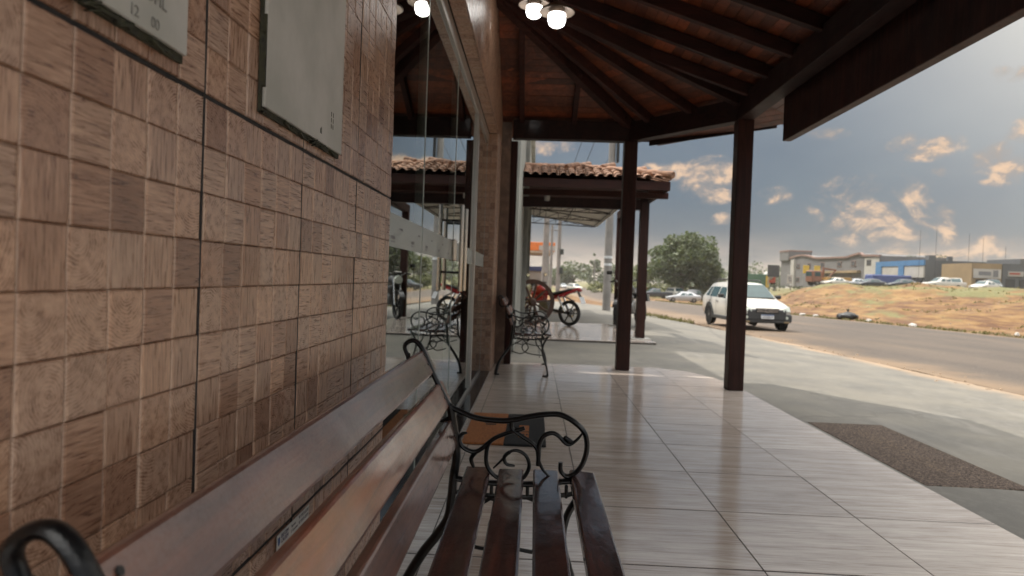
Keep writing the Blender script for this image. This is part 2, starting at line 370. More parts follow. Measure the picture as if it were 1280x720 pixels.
simple('build_blue', (.06, .16, .31), .55, 0, .12, .5)
simple('build_slate', (.095, .10, .106), .8, 0, .12, .4)
simple('build_beige', (.24, .175, .10), .8, 0, .12, .4)
simple('build_white', (.36, .345, .32), .7, 0, .1, .6)
simple('build_yellow', (.62, .48, .14), .7)
simple('window_dark', (.05, .052, .055), .2, bump=0)
simple('sign_red', (.28, .05, .03), .5, bump=0)
simple('sign_yellow', (.50, .34, .05), .5, bump=0)
simple('machine_orange', (.17, .075, .045), .5)
simple('machine_yellow', (.34, .20, .06), .5)
simple('tarp_blue', (.04, .06, .17), .6)
simple('hoarding', (.035, .042, .04), .6)
simple('green_paint', (.06, .13, .085), .6)
simple('bark', (.09, .065, .045), .9, 0, .3, 6, .5, 30)
simple('rubbish_black', (.012, .012, .013), .3, 0, .3, bump=.5, bscale=12)
simple('litter_white', (.45, .43, .40), .7)
simple('stone', (.30, .22, .15), .9, 0, .3, 10)

def mat_rug():
    m, n, p = new_mat('loop_mat_grey')
    P = n.new('ShaderNodeTexCoord').outputs['Object']
    a = n.noise(P, 85, 5, .85); b = n.noise(P, 4, 5, .6)
    col = n.mix(n.ss(a, .42, .60), (.018, .012, .010), (.20, .145, .112))
    px, py, _ = n.sep(P)
    band = n.m('MULTIPLY', n.m('SUBTRACT', 1, n.ss(n.m('ABSOLUTE', px), .04, .10)), n.m('SUBTRACT', 1, n.ss(n.m('ABSOLUTE', py), .52, .62)))
    lt = n.ss(n.noise(n.mapping(P, (26, 14, 1)), 1, 2, .5), .46, .56)
    col = n.mix(n.m('MULTIPLY', n.m('MULTIPLY', band, lt), n.m('MULTIPLY', .16, n.ss(a, .3, .6))), col, (.30, .20, .105))
    col = n.mix(n.m('MULTIPLY', n.ss(b, .5, .75), .35), col, (.13, .10, .085))
    pset(n, p, Base_Color=col, Roughness=.95); n.l.new(n.bump(a, 1, .01), p.inputs['Normal'])
mat_rug()

# ------------------------------------------------------------------ object helpers
def tag(o, label=None, cat=None, group=None, kind=None):
    for k, v in (('label', label), ('category', cat), ('group', group), ('kind', kind)):
        if v: o[k] = v
    return o
def thing(name, label, cat, loc=(0, 0, 0), rz=0, group=None):
    o = bpy.data.objects.new(name, None); COL.objects.link(o); o.location = loc; o.rotation_euler = (0, 0, rz); o.empty_display_size = .1
    return tag(o, label, cat, group)
def link(name, me, parent=None, loc=(0, 0, 0), rot=(0, 0, 0), kind=None):
    o = bpy.data.objects.new(name, me); COL.objects.link(o); o.parent = parent; o.location = loc; o.rotation_euler = rot
    if kind: o['kind'] = kind
    return o
class MB:
    """collects shapes for one mesh object"""
    def __init__(s): s.bm = bmesh.new()
    def box(s, c, d, bev=0, rot=None, taper=None, seg=1):
        r = bmesh.ops.create_cube(s.bm, size=1); vs = r['verts']
        for v in vs:
            v.co = Vector((v.co.x*d[0], v.co.y*d[1], v.co.z*d[2]))
            if taper and v.co.z > 0: v.co.x *= taper[0]; v.co.y *= taper[1]
        if bev:
            es = list({e for v in vs for e in v.link_edges})
            rr = bmesh.ops.bevel(s.bm, geom=es, offset=bev, segments=seg, profile=.5, affect='EDGES'); vs = list({v for f in rr['faces'] for v in f.verts} | {v for v in vs if v.is_valid})
        m = Matrix.Translation(c) @ (rot.to_4x4() if rot is not None else Matrix())
        for v in vs: v.co = m @ v.co
        return s
    def bx(s, x0, x1, y0, y1, z0, z1, bev=0): return s.box(((x0+x1)/2, (y0+y1)/2, (z0+z1)/2), (x1-x0, y1-y0, z1-z0), bev)
    def beam(s, a, b, wd, h, bev=.004, upv=Vector((0, 0, 1))):
        a, b = Vector(a), Vector(b); d = (b-a); L = d.length; d.normalize(); sd = d.cross(upv).normalized(); u = sd.cross(d)
        return s.box((a+b)/2, (wd, L, h), bev, Matrix((sd, d, u)).transposed())
    def tube(s, pts, rad, n=8, closed=False, cap=True, flat=1.0):
        pts = [Vector(p) for p in pts]; m = len(pts)
        rad = rad if hasattr(rad, '__len__') else [rad]*m
        rings = []; nrm = None
        for i, p in enumerate(pts):
            if closed: t = pts[(i+1) % m]-pts[i-1]
            else: t = pts[min(i+1, m-1)]-pts[max(i-1, 0)]
            t.normalize()
            if nrm is None:
                nrm = t.orthogonal().normalized()
                if flat != 1.0:
                    y = Vector((0, 1, 0)); nrm = (y-t*y.dot(t)).normalized()
            else: nrm = (nrm-t*nrm.dot(t)).normalized()
            b = t.cross(nrm)
            rings.append([s.bm.verts.new(p+(nrm*cos(2*pi*k/n)*flat+b*sin(2*pi*k/n))*rad[i]) for k in range(n)])
        for i in range(m if closed else m-1):
            q, r = rings[i], rings[(i+1) % m]
            for k in range(n):
                try: s.bm.faces.new((q[k], q[(k+1) % n], r[(k+1) % n], r[k]))
                except ValueError: pass
        if not closed and cap: s.bm.faces.new(rings[0][::-1]); s.bm.faces.new(rings[-1])
        return s
    def lathe(s, prof, c=(0, 0, 0), n=20, M=None, cap=True):
        M = M or Matrix(); c = Vector(c); rings = []
        for (r, z) in prof:
            rings.append([s.bm.verts.new(c+M @ Vector((r*cos(2*pi*k/n), r*sin(2*pi*k/n), z))) for k in range(n)])
        for q, r in zip(rings, rings[1:]):
            for k in range(n): s.bm.faces.new((q[k], q[(k+1) % n], r[(k+1) % n], r[k]))
        ring = tuple(prof[0]) == tuple(prof[-1])
        if prof[0][0] > 1e-4 and cap and not ring: s.bm.faces.new(rings[0][::-1])
        if prof[-1][0] > 1e-4 and cap and not ring: s.bm.faces.new(rings[-1])
        return s
    def prism(s, pts, ext):
        """pts: 3-D polygon, ext: extrusion vector"""
        a = [s.bm.verts.new(p) for p in pts]; b = [s.bm.verts.new(Vector(p)+Vector(ext)) for p in pts]; n = len(a)
        s.bm.faces.new(a); s.bm.faces.new(b[::-1])
        for i in range(n): s.bm.faces.new((a[i], b[i], b[(i+1) % n], a[(i+1) % n]))
        return s
    def quad(s, *p): s.bm.faces.new([s.bm.verts.new(q) for q in p]); return s
    def mesh(s, name, mat, smooth=None):
        bmesh.ops.recalc_face_normals(s.bm, faces=s.bm.faces)
        me = bpy.data.meshes.new(name); s.bm.to_mesh(me); s.bm.free()
        if mat: me.materials.append(MATS[mat])
        if smooth:
            me.shade_smooth()
            if smooth is not True: me.set_sharp_from_angle(angle=radians(smooth))
        return me
    def obj(s, name, mat, parent=None, smooth=None, loc=(0, 0, 0), kind=None, rot=(0, 0, 0)): return link(name, s.mesh(name, mat, smooth), parent, loc, rot, kind)
def copy_tree(o, parent=None):
    c = o.copy(); COL.objects.link(c); c.parent = parent
    for ch in [x for x in o.children]: copy_tree(ch, c)
    return c
def spline(p, k=5, closed=False):
    P = [Vector(q) for q in p]; n = len(P); out = []
    for i in range(n if closed else n-1):
        if closed: a, b, c, d = P[i-1], P[i], P[(i+1) % n], P[(i+2) % n]
        else: a, b, c, d = P[max(i-1, 0)], P[i], P[i+1], P[min(i+2, n-1)]
        for j in range(k):
            t = j/k; out.append(.5*((2*b)+(c-a)*t+(2*a-5*b+4*c-d)*t*t+(3*b-a-3*c+d)*t**3))
    if not closed: out.append(P[-1])
    return out
def clip(poly, pt, nrm):
    """keep the part of a polygon on the side nrm points to"""
    out = []; nrm = Vector(nrm); pt = Vector(pt)
    for i, a in enumerate(poly):
        b = poly[(i+1) % len(poly)]; a, b = Vector(a), Vector(b); da, db = (a-pt).dot(nrm), (b-pt).dot(nrm)
        if da >= 0: out.append(a)
        if da*db < 0: out.append(a+(b-a)*(da/(da-db)))
    return out
def text_mesh(s, size, mat, extrude=.0008, align='LEFT'):
    c = bpy.data.curves.new('lettering', 'FONT'); c.body = s; c.size = size; c.extrude = extrude; c.align_x = align
    o = bpy.data.objects.new('lettering', c); me = bpy.data.meshes.new_from_object(o); bpy.data.objects.remove(o)
    me.materials.clear(); me.materials.append(MATS[mat]); return me
def frame_obj(o, origin, xdir, ydir):
    x, y = Vector(xdir).normalized(), Vector(ydir).normalized()
    o.matrix_local = Matrix.Translation(origin) @ Matrix((x, y, x.cross(y))).transposed().to_4x4(); return o
def proj(x, y, z):
    d = Vector((x, y, z-1)); wz = d.dot(fw)
    if wz < .05: return None
    return 640+840*d.dot(rt2)/wz, 360-840*d.dot(up2)/wz

# ------------------------------------------------------------------ land: ground, road, apron, far bank
def sstep(a, b, x):
    t = min(1, max(0, (x-a)/(b-a))); return t*t*(3-2*t)
def zroad(y): return -.1-.015*min(max(y, -30), 95)
def near_z(y): return max(-.05-.012*max(0, y-16), -1.5)
def surf(x, y):
    zr = zroad(y)
    if x < 6.2:
        a = near_z(y); t = min(1, max(0, (x-2.5)/3.7)); z = a+(zr-a)*t
        if x < -20: z += .0
        return z
    if x < 17: return zr
    ratio = x/max(y, 1)
    k = sstep(.29, .44, ratio)*sstep(-30, 10, y)
    s = min(1, max(0, (x-17.5)/16)); prof = .12*sstep(0, .1, s)+.88*sstep(.18, 1, s)
    z = zr+(1.4-zr)*prof*k
    if x > 17.5:
        amp = sstep(0, .15, s)*(1-sstep(.9, 1.3, (x-17.5)/16))*k
        z += amp*(.75*mnoise.noise((x*.16, y*.10, 3))+.42*mnoise.noise((x*.42, y*.3, 7))+.20*mnoise.noise((x*1.1, y*.8, 1)))
        z += (1-k)*.12*mnoise.noise((x*.2, y*.12, 9))*sstep(0, .2, s)
    return z
def grid_mesh(name, xs, ys, zf, mat, kind='structure'):
    v = [(x, y, zf(x, y)) for y in ys for x in xs]; nx = len(xs)
    f = [(j*nx+i, j*nx+i+1, (j+1)*nx+i+1, (j+1)*nx+i) for j in range(len(ys)-1) for i in range(nx-1)]
    me = bpy.data.meshes.new(name); me.from_pydata(v, [], f); me.materials.append(MATS[mat]); me.shade_smooth()
    return link(name, me, kind=kind)
def rng(*segs):
    out = []
    for a, b, st in segs:
        n = max(1, round((b-a)/st)); out += [a+(b-a)*i/n for i in range(n)]
    out.append(segs[-1][1]); return out
xs = rng((-1200, -200, 250), (-200, -20, 30), (-20, -8, 4), (-8, 17, 1.25), (17, 40, .5), (40, 80, 3), (80, 300, 25), (300, 1500, 200))
ys = rng((-300, -20, 40), (-20, 8, 2), (8, 60, .6), (60, 125, 1.2), (125, 260, 9), (260, 600, 40), (600, 1700, 180))
def zground(x, y):
    z = surf(x, y)
    return z-.04 if 6.0 <= x <= 17.2 else (z-.05 if -3 < x < 6.3 and y < 42 else z)
grid_mesh('ground', xs, ys, zground, 'orange_dirt')
def road_x(x, y):  # crumbled near edge
    return x
rx = [6.2, 6.5, 7, 8, 10, 12, 14, 15.5, 16.3, 16.8]
ry = rng((-30, 60, .8), (60, 200, 5), (200, 900, 60))
def edge_n(y, s): return .22*mnoise.noise((y*.35, s, 0))+.12*mnoise.noise((y*1.1, s, 5))+.06*mnoise.noise((y*3, s, 8))
v = []; f = []
for y in ry:
    for i, x in enumerate(rx):
        xx = x+(edge_n(y, 1)-.1 if i == 0 else edge_n(y, 2)*1.6 if i == len(rx)-1 else 0); v.append((xx, y, zroad(y)+.004))
nx = len(rx)
for j in range(len(ry)-1):
    for i in range(nx-1): f.append((j*nx+i, j*nx+i+1, (j+1)*nx+i+1, (j+1)*nx+i))
me = bpy.data.meshes.new('road'); me.from_pydata(v, [], f); me.materials.append(MATS['road_asphalt']); link('road', me, kind='structure')
v = []; f = []; ay = rng((-12, 40, .25)); axs = [-.8, 2.0, 2.5, 3.2, 4, 4.8, 5.5, 5.9, 6.05]
for y in ay:
    for i, x in enumerate(axs):
        e = edge_n(y, 4)*1.3-(.0 if y < 17 else min(.9, (y-17)*.06)) if i == len(axs)-1 else 0
        if i >= 6 and y > 17: x -= min(.8, (y-17)*.06)
        xx = x+e; v.append((xx, y, surf(x, y)+.018 - (.03 if i == len(axs)-1 else 0)))
nx = len(axs)
for j in range(len(ay)-1):
    for i in range(nx-1): f.append((j*nx+i, j*nx+i+1, (j+1)*nx+i+1, (j+1)*nx+i))
me = bpy.data.meshes.new('apron'); me.from_pydata(v, [], f); me.materials.append(MATS['apron_concrete']); me.shade_smooth(); link('concrete_apron', me, kind='structure')

# ------------------------------------------------------------------ porch floor of single tiles
FP = [(-.43, -3.2), (2.05, -3.2), (2.05, 6.62), (1.98, 7.25), (1.80, 7.70), (1.50, 7.95), (-.43, 7.95)]
mb = MB(); mb.prism([(x, y, -.0012) for x, y in FP], (0, 0, -.10)); pf = mb.obj('porch_floor', 'floor_grout', kind='structure')
def clip_floor(poly, out):
    for i in range(len(out)):
        a = Vector((*out[i], 0)); b = Vector((*out[(i+1) % len(out)], 0)); d = b-a
        poly = clip(poly, a, (-d.y, d.x, 0))
        if len(poly) < 3: return []
    return poly
full = {}
for iy in range(-9, 10):
    for ix in range(-2, 4):
        x0, x1 = .244+.602*ix+.0022, .244+.602*(ix+1)-.0022; y0, y1 = 2.38+.606*iy+.0045, 2.38+.606*(iy+1)-.0045
        q = clip_floor([(x0, y0, 0), (x1, y0, 0), (x1, y1, 0), (x0, y1, 0)], FP)
        if len(q) < 3: continue
        dz = R.uniform(-.0006, .0004)
        if len(q) == 4 and min(p.x for p in q) > x0-1e-5 and abs(x0-min(p.x for p in q)) < 1e-5 and abs(x1-max(p.x for p in q)) < 1e-5 and abs(y1-max(p.y for p in q)) < 1e-5 and abs(y0-min(p.y for p in q)) < 1e-5:
            if 'me' not in full:
                full['me'] = MB().box((0, 0, -.0045), (.6-.0024, .606-.0090, .009), .0008).mesh('floor_tile', 'porch_tile_glaze')
            link('floor_tile', full['me'], pf, ((x0+x1)/2, (y0+y1)/2, dz))
        else:
            MB().prism([(p.x, p.y, 0) for p in q], (0, 0, -.009)).obj('floor_tile', 'porch_tile_glaze', pf, loc=(0, 0, dz))

# ------------------------------------------------------------------ shop building: tiled wall, glass door front
shop = thing('shop_building', 'shop front clad in brown wood-look ceramic blocks beside the glass doors', 'building', (-.43, 2, 0))
SL = Vector((-.43, 2, 0))
def S(mb, name, mat, parent=None, smooth=None, kind=None):   # world coordinates -> building's own
    o = mb.obj(name, mat, parent or shop, smooth, kind=kind); o.location = -SL if parent is None else (0, 0, 0); return o
S(MB().bx(-.75, -.446, -6, 1.966, 0, 3.95).bx(-.75, -.446, 7.056, 7.75, 0, 3.6).bx(-.75, -.446, 1.966, 7.056, 2.506, 3.62), 'wall', 'wall_core')
S(MB().bx(-6, -5.8, -6, 7.75, 0, 3.9).bx(-5.8, -.75, 7.55, 7.75, 0, 3.6).bx(-5.8, -.75, -6, -5.8, 0, 3.6).bx(-5.8, -.75, .8, .95, 0, 2.8), 'inner_wall', 'dark_interior')
S(MB().bx(-5.8, -.57, -5.8, 7.55, -.08, -.004), 'shop_floor', 'dark_interior')
S(MB().bx(-5.8, -.75, -5.8, 7.55, 2.75, 2.85), 'shop_ceiling', 'dark_interior')
S(MB().bx(-2.6, -1.9, 3.2, 6.2, 0, 1.05, .01), 'counter', 'wall_core')
YJ = [-.26, .112, .482, .852, 1.2195, 1.593, 1.968]
ZJ = [-.134, .543, 1.2195, 1.896, 2.573]
def block_bm(bm, uvl, sy, sz, M, d=.008, bev=.0022, by=.0036, bz=.0012):
    """one wood-look block: front face to +X with UVs, chamfered sides"""
    y, z = sy/2, sz/2
    o = [(-d, -y, -z), (-d, y, -z), (-d, y, z), (-d, -y, z)]
    m_ = [(-bev, -y, -z), (-bev, y, -z), (-bev, y, z), (-bev, -y, z)]
    i = [(0, -y+by, -z+bz), (0, y-by, -z+bz), (0, y-by, z-bz), (0, -y+by, z-bz)]
    V = [[bm.verts.new(M @ Vector(p)) for p in r] for r in (o, m_, i)]
    fs = [bm.faces.new(V[2])]
    for a, b in ((V[0], V[1]), (V[1], V[2])):
        for k in range(4): fs.append(bm.faces.new((a[k], a[(k+1) % 4], b[(k+1) % 4], b[k])))
    uvs = {}
    for r, row in ((0, o), (1, m_), (2, i)):
        for k in range(4): uvs[V[r][k]] = (row[k][1]/sy+.5, row[k][2]/sz+.5)
    for fc in fs:
        for lp in fc.loops: lp[uvl].uv = uvs[lp.vert]
def bm_block(): 
    bm = bmesh.new(); return bm, bm.loops.layers.uv.new('UVMap')
def bm_done(bm, name):
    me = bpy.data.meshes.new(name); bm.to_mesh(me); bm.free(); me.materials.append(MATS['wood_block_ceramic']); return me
cells = []
for py in range(6):
    for pz in range(4):
        y0, y1, z0, z1 = YJ[py]+.0030, YJ[py+1]-.0030, ZJ[pz]+.0028, ZJ[pz+1]-.0028
        pn = S(MB().bx(-.445, -.4329, y0, y1, max(z0, .004), z1), 'wall_panel', 'panel_back')
        for c in range(6):
            for r_ in range(11):
                sy, sz = (y1-y0)/6, (z1-z0)/11; yc, zc = y0+sy*(c+.5), z0+sz*(r_+.5)
                if zc-sz/2 < .0: continue
                q = proj(-.43, yc, zc); vis = 0
                if q and -20 < q[0] < 1290 and -20 < q[1] < 735:
                    a = proj(-.43, yc-sy/2, zc); b = proj(-.43, yc+sy/2, zc); vis = abs(b[0]-a[0])*abs(proj(-.43, yc, zc+sz/2)[1]-proj(-.43, yc, zc-sz/2)[1]) if a and b else 0
                    # hidden behind the bench back
                    if zc < .82-(yc-.5)*.0 and zc < 1-(1-.80)*yc/.5*0 and q[1] > 690-(q[0]-130)*.60+25 and q[0] > 120: vis = 0
                cells.append((vis, pn, yc, zc, sy, sz))
for y in YJ[1:-1]: S(MB().bx(-.4455, -.4312, y-.0029, y+.0029, .004, 2.57), 'panel_joint', 'joint_dark')
for z in ZJ[1:-1]:
    for y0, y1 in zip(YJ, YJ[1:]): S(MB().bx(-.4455, -.4318, y0+.003, y1-.003, z-.0027, z+.0027), 'panel_joint', 'joint_dark')
cells.sort(key=lambda c: -c[0])
shared = {}
bmS, uvS = bm_block()
for k, (vis, pn, yc, zc, sy, sz) in enumerate(cells):
    M = Matrix.Translation((-.43+max(-.0012, min(.0016, R.gauss(0, .0009))), yc, zc)) @ Matrix.Rotation(max(-.011, min(.011, R.gauss(0, .006))), 4, 'Z') @ Matrix.Rotation(max(-.011, min(.011, R.gauss(0, .006))), 4, 'Y')
    if k < 300:
        key = (round(sy, 4), round(sz, 4))
        if key not in shared:
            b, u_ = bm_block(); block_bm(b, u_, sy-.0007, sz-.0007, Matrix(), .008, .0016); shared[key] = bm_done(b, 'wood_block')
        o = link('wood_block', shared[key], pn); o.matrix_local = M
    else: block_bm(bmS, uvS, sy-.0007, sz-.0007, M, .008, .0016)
# header above the glass, its soffit and the end pillar: small blocks past the limit
def field(y0, y1, z0, z1, s, T):
    ny, nz = max(1, round((y1-y0)/s)), max(1, round((z1-z0)/s))
    for i in range(ny):
        for j in range(nz):
            sy, sz = (y1-y0)/ny, (z1-z0)/nz
            block_bm(bmS, uvS, sy-.0012, sz-.0012, T @ Matrix.Translation((R.gauss(0, .0007), y0+sy*(i+.5), z0+sz*(j+.5))))
field(1.972, 7.75, 2.51, 3.6, .062, Matrix.Translation((-.43, 0, 0)))
field(1.5, 1.968, 2.578, 3.3, .062, Matrix.Translation((-.43, 0, 0)))
field(7.06, 7.745, .005, 2.506, .0615, Matrix.Translation((-.43, 0, 0)))
field(-.115, 0, 0.004, 2.5, .0615, Matrix.Translation((-.438, 7.05, 0)) @ Matrix.Rotation(-pi/2, 4, 'Z'))          # pillar face towards us
field(1.972, 7.04, -.085, 0, .0615, Matrix.Translation((-.438, 0, 2.5)) @ Matrix.Rotation(pi/2, 4, 'Y'))              # soffit
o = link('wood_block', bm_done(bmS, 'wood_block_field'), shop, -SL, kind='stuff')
# threshold and door front
S(MB().bx(-.60, -.434, 1.972, 7.046, -.02, .003, .001), 'threshold', 'granite')
S(MB().bx(-.436, -.4305, 1.972, 7.05, -.004, .006), 'threshold_trim', 'aluminium')
S(MB().bx(-.568, -.528, 1.972, 7.046, 2.40, 2.498, .003), 'head_track', 'aluminium')
S(MB().bx(-.560, -.535, 1.972, 7.046, .004, .030, .002), 'sill_track', 'aluminium')
S(MB().bx(-.574, -.520, 5.775, 5.835, .031, 2.398, .003).bx(-.556, -.538, 5.760, 5.774, .031, 2.398), 'mullion', 'aluminium')
def pane(y0, y1, nm='glass_pane', film=True):
    g = S(MB().bx(-.550, -.542, y0, y1, .032, 2.398), nm, 'door_glass')
    for a in (y0, y1): MB().bx(-.5515, -.5405, a-.003, a+.003, .034, 2.396).obj('glass_edge', 'glass_edge', g)
    if film:
        MB().bx(-.5412, -.5406, y0+.008, y1-.008, 1.100, 1.226).obj('frosted_film', 'frosted_film', g)
        mk = MB(); y = y0+.10
        while y < y1-.15:
            for j in range(3): mk.bx(-.5402, -.5398, y+.012*j*2.2, y+.012*j*2.2+.019, 1.130, 1.142)
            mk.bx(-.5402, -.5398, y, y+.072, 1.118, 1.123)
            for j in range(4): mk.bx(-.5402, -.5398, y+.16+.016*j, y+.170+.016*j, 1.172, 1.180)
            y += .42
        mk.obj('film_print', 'print_grey', g)
    return g
pane(1.975, 3.180); pane(3.192, 4.385); pane(4.405, 5.755); pane(5.840, 7.044)
for yh in (4.27, 4.52):
    h = S(MB().tube([(-.474, yh, .90), (-.474, yh, 1.45)], .0135, 14), 'door_handle', 'steel_handle', smooth=40)
    hm = MB()
    for z in (1.02, 1.35): hm.tube([(-.541, yh, z), (-.480, yh, z)], .007, 10)
    hm.obj('handle_standoff', 'black_metal', h, 40)
S(MB().bx(-.541, -.520, 4.34, 4.39, 1.095, 1.235, .006).bx(-.541, -.52, 4.40, 4.44, 1.095, 1.235, .006), 'door_lock', 'steel_handle')
S(MB().bx(-.47, -.322, 7.752, 7.87, 0, 2.9, .003), 'end_pilaster', 'pilaster_brown')
S(MB().bx(-.321, -.245, 7.752, 7.87, 0, 2.57, .004), 'end_post', 'post_wood')

# ------------------------------------------------------------------ porch roof: posts, beams, rafters, boards, fascia
roof = thing('porch_roof', 'dark timber hip roof over the tiled porch with boarded ceiling', 'roof', (1.95, 6.5, 0))
RL = Vector((1.95, 6.5, 0))
def RO(mb, name, mat, smooth=None): o = mb.obj(name, mat, roof, smooth); o.location = -RL; return o
P1, P2 = Vector((1.03, 7.66, 0)), Vector((1.95, 6.52, 0))
BB, BT, PT = 2.575, 2.785, 2.83
cpost = MB().box((0, 0, 1.287), (.148, .148, 2.575), .005).mesh('post', 'post_wood')
for p in (P1, P2, Vector((1.95, -.15, 0))):
    link('post', cpost, roof, p-RL)
def zb(z): return Vector((0, 0, z))
RO(MB().beam((-.30, 7.66, 2.68), (1.06, 7.66, 2.68), .13, BT-BB), 'beam', 'beam_wood')
RO(MB().beam(P1+zb(2.681), P2+zb(2.681), .13, BT-BB+.004), 'beam', 'beam_wood')
RO(MB().beam((1.95, 6.56, 2.68), (1.95, -.25, 2.68), .14, BT-BB), 'beam', 'beam_wood')
AP = Vector((-.66, 5.80, 3.72))
n_ch = Vector((.778, .628, 0)); d_ch = Vector((.628, -.778, 0))
HX = -.425
E0, E1, E2 = Vector((HX-.3, 7.66, PT)), Vector((1.03, 7.66, PT)), Vector((1.95, 6.52, PT))
def facet(a, b, ap):   # eave points a->b and apex: origin, along-eave, up-slope, normal
    e1 = (b-a).normalized(); nn = e1.cross(ap-a).normalized()
    if nn.z < 0: nn = -nn
    e2 = nn.cross(e1)
    if e2.z < 0: e2 = -e2
    return a, e1, e2, nn
def boards(fc, cuts, over, s0, s1, wid, name='ceiling_board'):
    o0, e1, e2, nn = fc; k = 0; L = (AP-o0).dot(e2); t = -over
    while t < L:
        w_ = wid*R.uniform(.985, 1.0)
        q = [o0+e1*s0+e2*(t+.002), o0+e1*s1+e2*(t+.002), o0+e1*s1+e2*(min(t+w_, L+.1)-.002), o0+e1*s0+e2*(min(t+w_, L+.1)-.002)]
        for (pt, nr) in cuts:
            q = clip(q, pt, nr)
            if len(q) < 3: break
        if len(q) >= 3:
            dz = R.uniform(0, .003); RO(MB().prism([p+nn*dz for p in q], nn*.014), name, 'ceiling_plank'); k += 1
        t += wid
def hip_cut(p, keep):  # vertical plane through p and the apex, pointing to 'keep'
    d = AP-p; nr = Vector((-d.y, d.x, 0)).normalized()
    return (p, nr if (keep-p).dot(nr) > 0 else -nr)
wallcut = (Vector((HX, 0, 0)), Vector((1, 0, 0)))
fe = facet(E0, E1, AP); fch = facet(E1, E2, AP); fs = facet(E2, E2+Vector((0, -1, 0)), AP)
boards(fe, [hip_cut(E1, Vector((0, 7.5, 0))), wallcut], .36, -1, 3, .09)
boards(fch, [hip_cut(E1, Vector((1.4, 7, 0))), hip_cut(E2, Vector((1.4, 7, 0)))], .60, -1.2, 2.8, .09)
boards(fs, [hip_cut(E2, Vector((1.9, 4, 0))), wallcut], .62, -2, 6.85, .09)
def fz(fc, x, y):
    o0, e1, e2, nn = fc; return o0.z-(nn.x*(x-o0.x)+nn.y*(y-o0.y))/nn.z
# roof covering over the boards
mb = MB()
def cover(fc, pts):
    mb.prism([Vector((x, y, fz(fc, x, y)+.02)) for x, y in pts], (0, 0, .05))
cover(fs, [(2.60, 6.72), (2.60, -.4), (-.66, -.4), (-.66, 5.8)]); cover(fch, [(2.60, 6.70), (-.66, 5.8), (1.20, 8.03), (1.27, 8.05)]); cover(fe, [(1.2, 8.04), (-.66, 5.8), (-.75, 8.04)])  # near end cut short, unseen behind the camera, to let daylight in
mb.bm.verts.ensure_lookup_table()
RO(mb, 'roof_covering', 'roof_sheet')
RO(MB().prism([(-.66, -.4, 3.74), (-.66, 5.8, 3.74), (-.75, 8.04, 2.8), (-6.2, 8.04, 2.2), (-6.2, -.4, 2.2)], (0, 0, .05)), 'roof_covering', 'roof_sheet')
def rafter(a, b, wd=.06, h=.10, name='rafter'):
    d = (b-a).normalized(); sd = d.cross(Vector((0, 0, 1))).normalized(); u = sd.cross(d)
    RO(MB().beam(a-u*(h/2+.006), b-u*(h/2+.006), wd, h, .003, u), name, 'rafter_wood')
def ext(a, b, t): return a+(b-a)*t
rafter(ext(E1, AP, -.02), ext(E1, AP, .985), .085, .13, 'hip_rafter'); rafter(ext(E2, AP, -.02), ext(E2, AP, .985), .085, .13, 'hip_rafter')
for t in (.20, .60):
    p = E1.lerp(E2, t); o_ = p+n_ch*.06; o_.z = fz(fch, o_.x, o_.y); rafter(o_, ext(p, AP, .93))
for x in (-.205, .38, .93):
    k = (E1.x-x)/(E1.x-AP.x); y1 = E1.y+(AP.y-E1.y)*k-.02
    rafter(Vector((x, 7.70, fz(fe, x, 7.70))), Vector((x, y1, fz(fe, x, y1))), .055)
for k in range(12):
    y = 6.24-.53*k
    if y > 5.8:
        t = (E2.y-y)/(E2.y-AP.y); x1 = E2.x+(AP.x-E2.x)*t+.02
    else: x1 = HX+.005
    rafter(Vector((2.0, y, fz(fs, 2.0, y))), Vector((x1, y, fz(fs, x1, y))))
RO(MB().bx(2.535, 2.565, -.4, 6.75, 2.56, 2.70, .003), 'fascia_board', 'beam_wood')
RO(MB().bx(2.062, 2.135, -.4, 5.80, 2.24, 2.70, .004), 'drop_board', 'post_wood')
c1 = Vector((2.40, 6.93, 2.675)); c2 = Vector((1.30, 8.02, 2.675)); RO(MB().beam(c1, c2, .025, .12), 'fascia_board', 'beam_wood')
RO(MB().beam((1.30, 8.04, 2.715), (-.40, 8.04, 2.715), .025, .10), 'fascia_board', 'beam_wood')

# lamps under the apex
def lamp(loc, label):
    t = thing('ceiling_lamp', label, 'lamp', loc, 0, 'white lamps under the porch roof')
    MB().lathe([(.010, .50), (.010, .075), (.04, .07), (.124, .018), (.132, .004), (.128, 0), (.06, .03), (.055, .045)], n=28).obj('lamp_shade', 'lamp_dish', t, 40)
    MB().lathe([(.050, .04), (.056, -.0), (.058, -.03)], n=24).obj('lamp_collar', 'lamp_dish', t, 40)
    MB().lathe([(.0, -.105), (.035, -.102), (.055, -.088), (.064, -.06), (.064, -.012), (.05, -.006)], n=24).obj('lamp_bulb', 'lamp_glow', t, 60)
lamp((.095, 5.0, 2.966), 'lit porch lamp in front, its dish partly covering the other lamp')
lamp((-.083, 5.55, 3.24), 'lit porch lamp half hidden behind the nearer lamp')

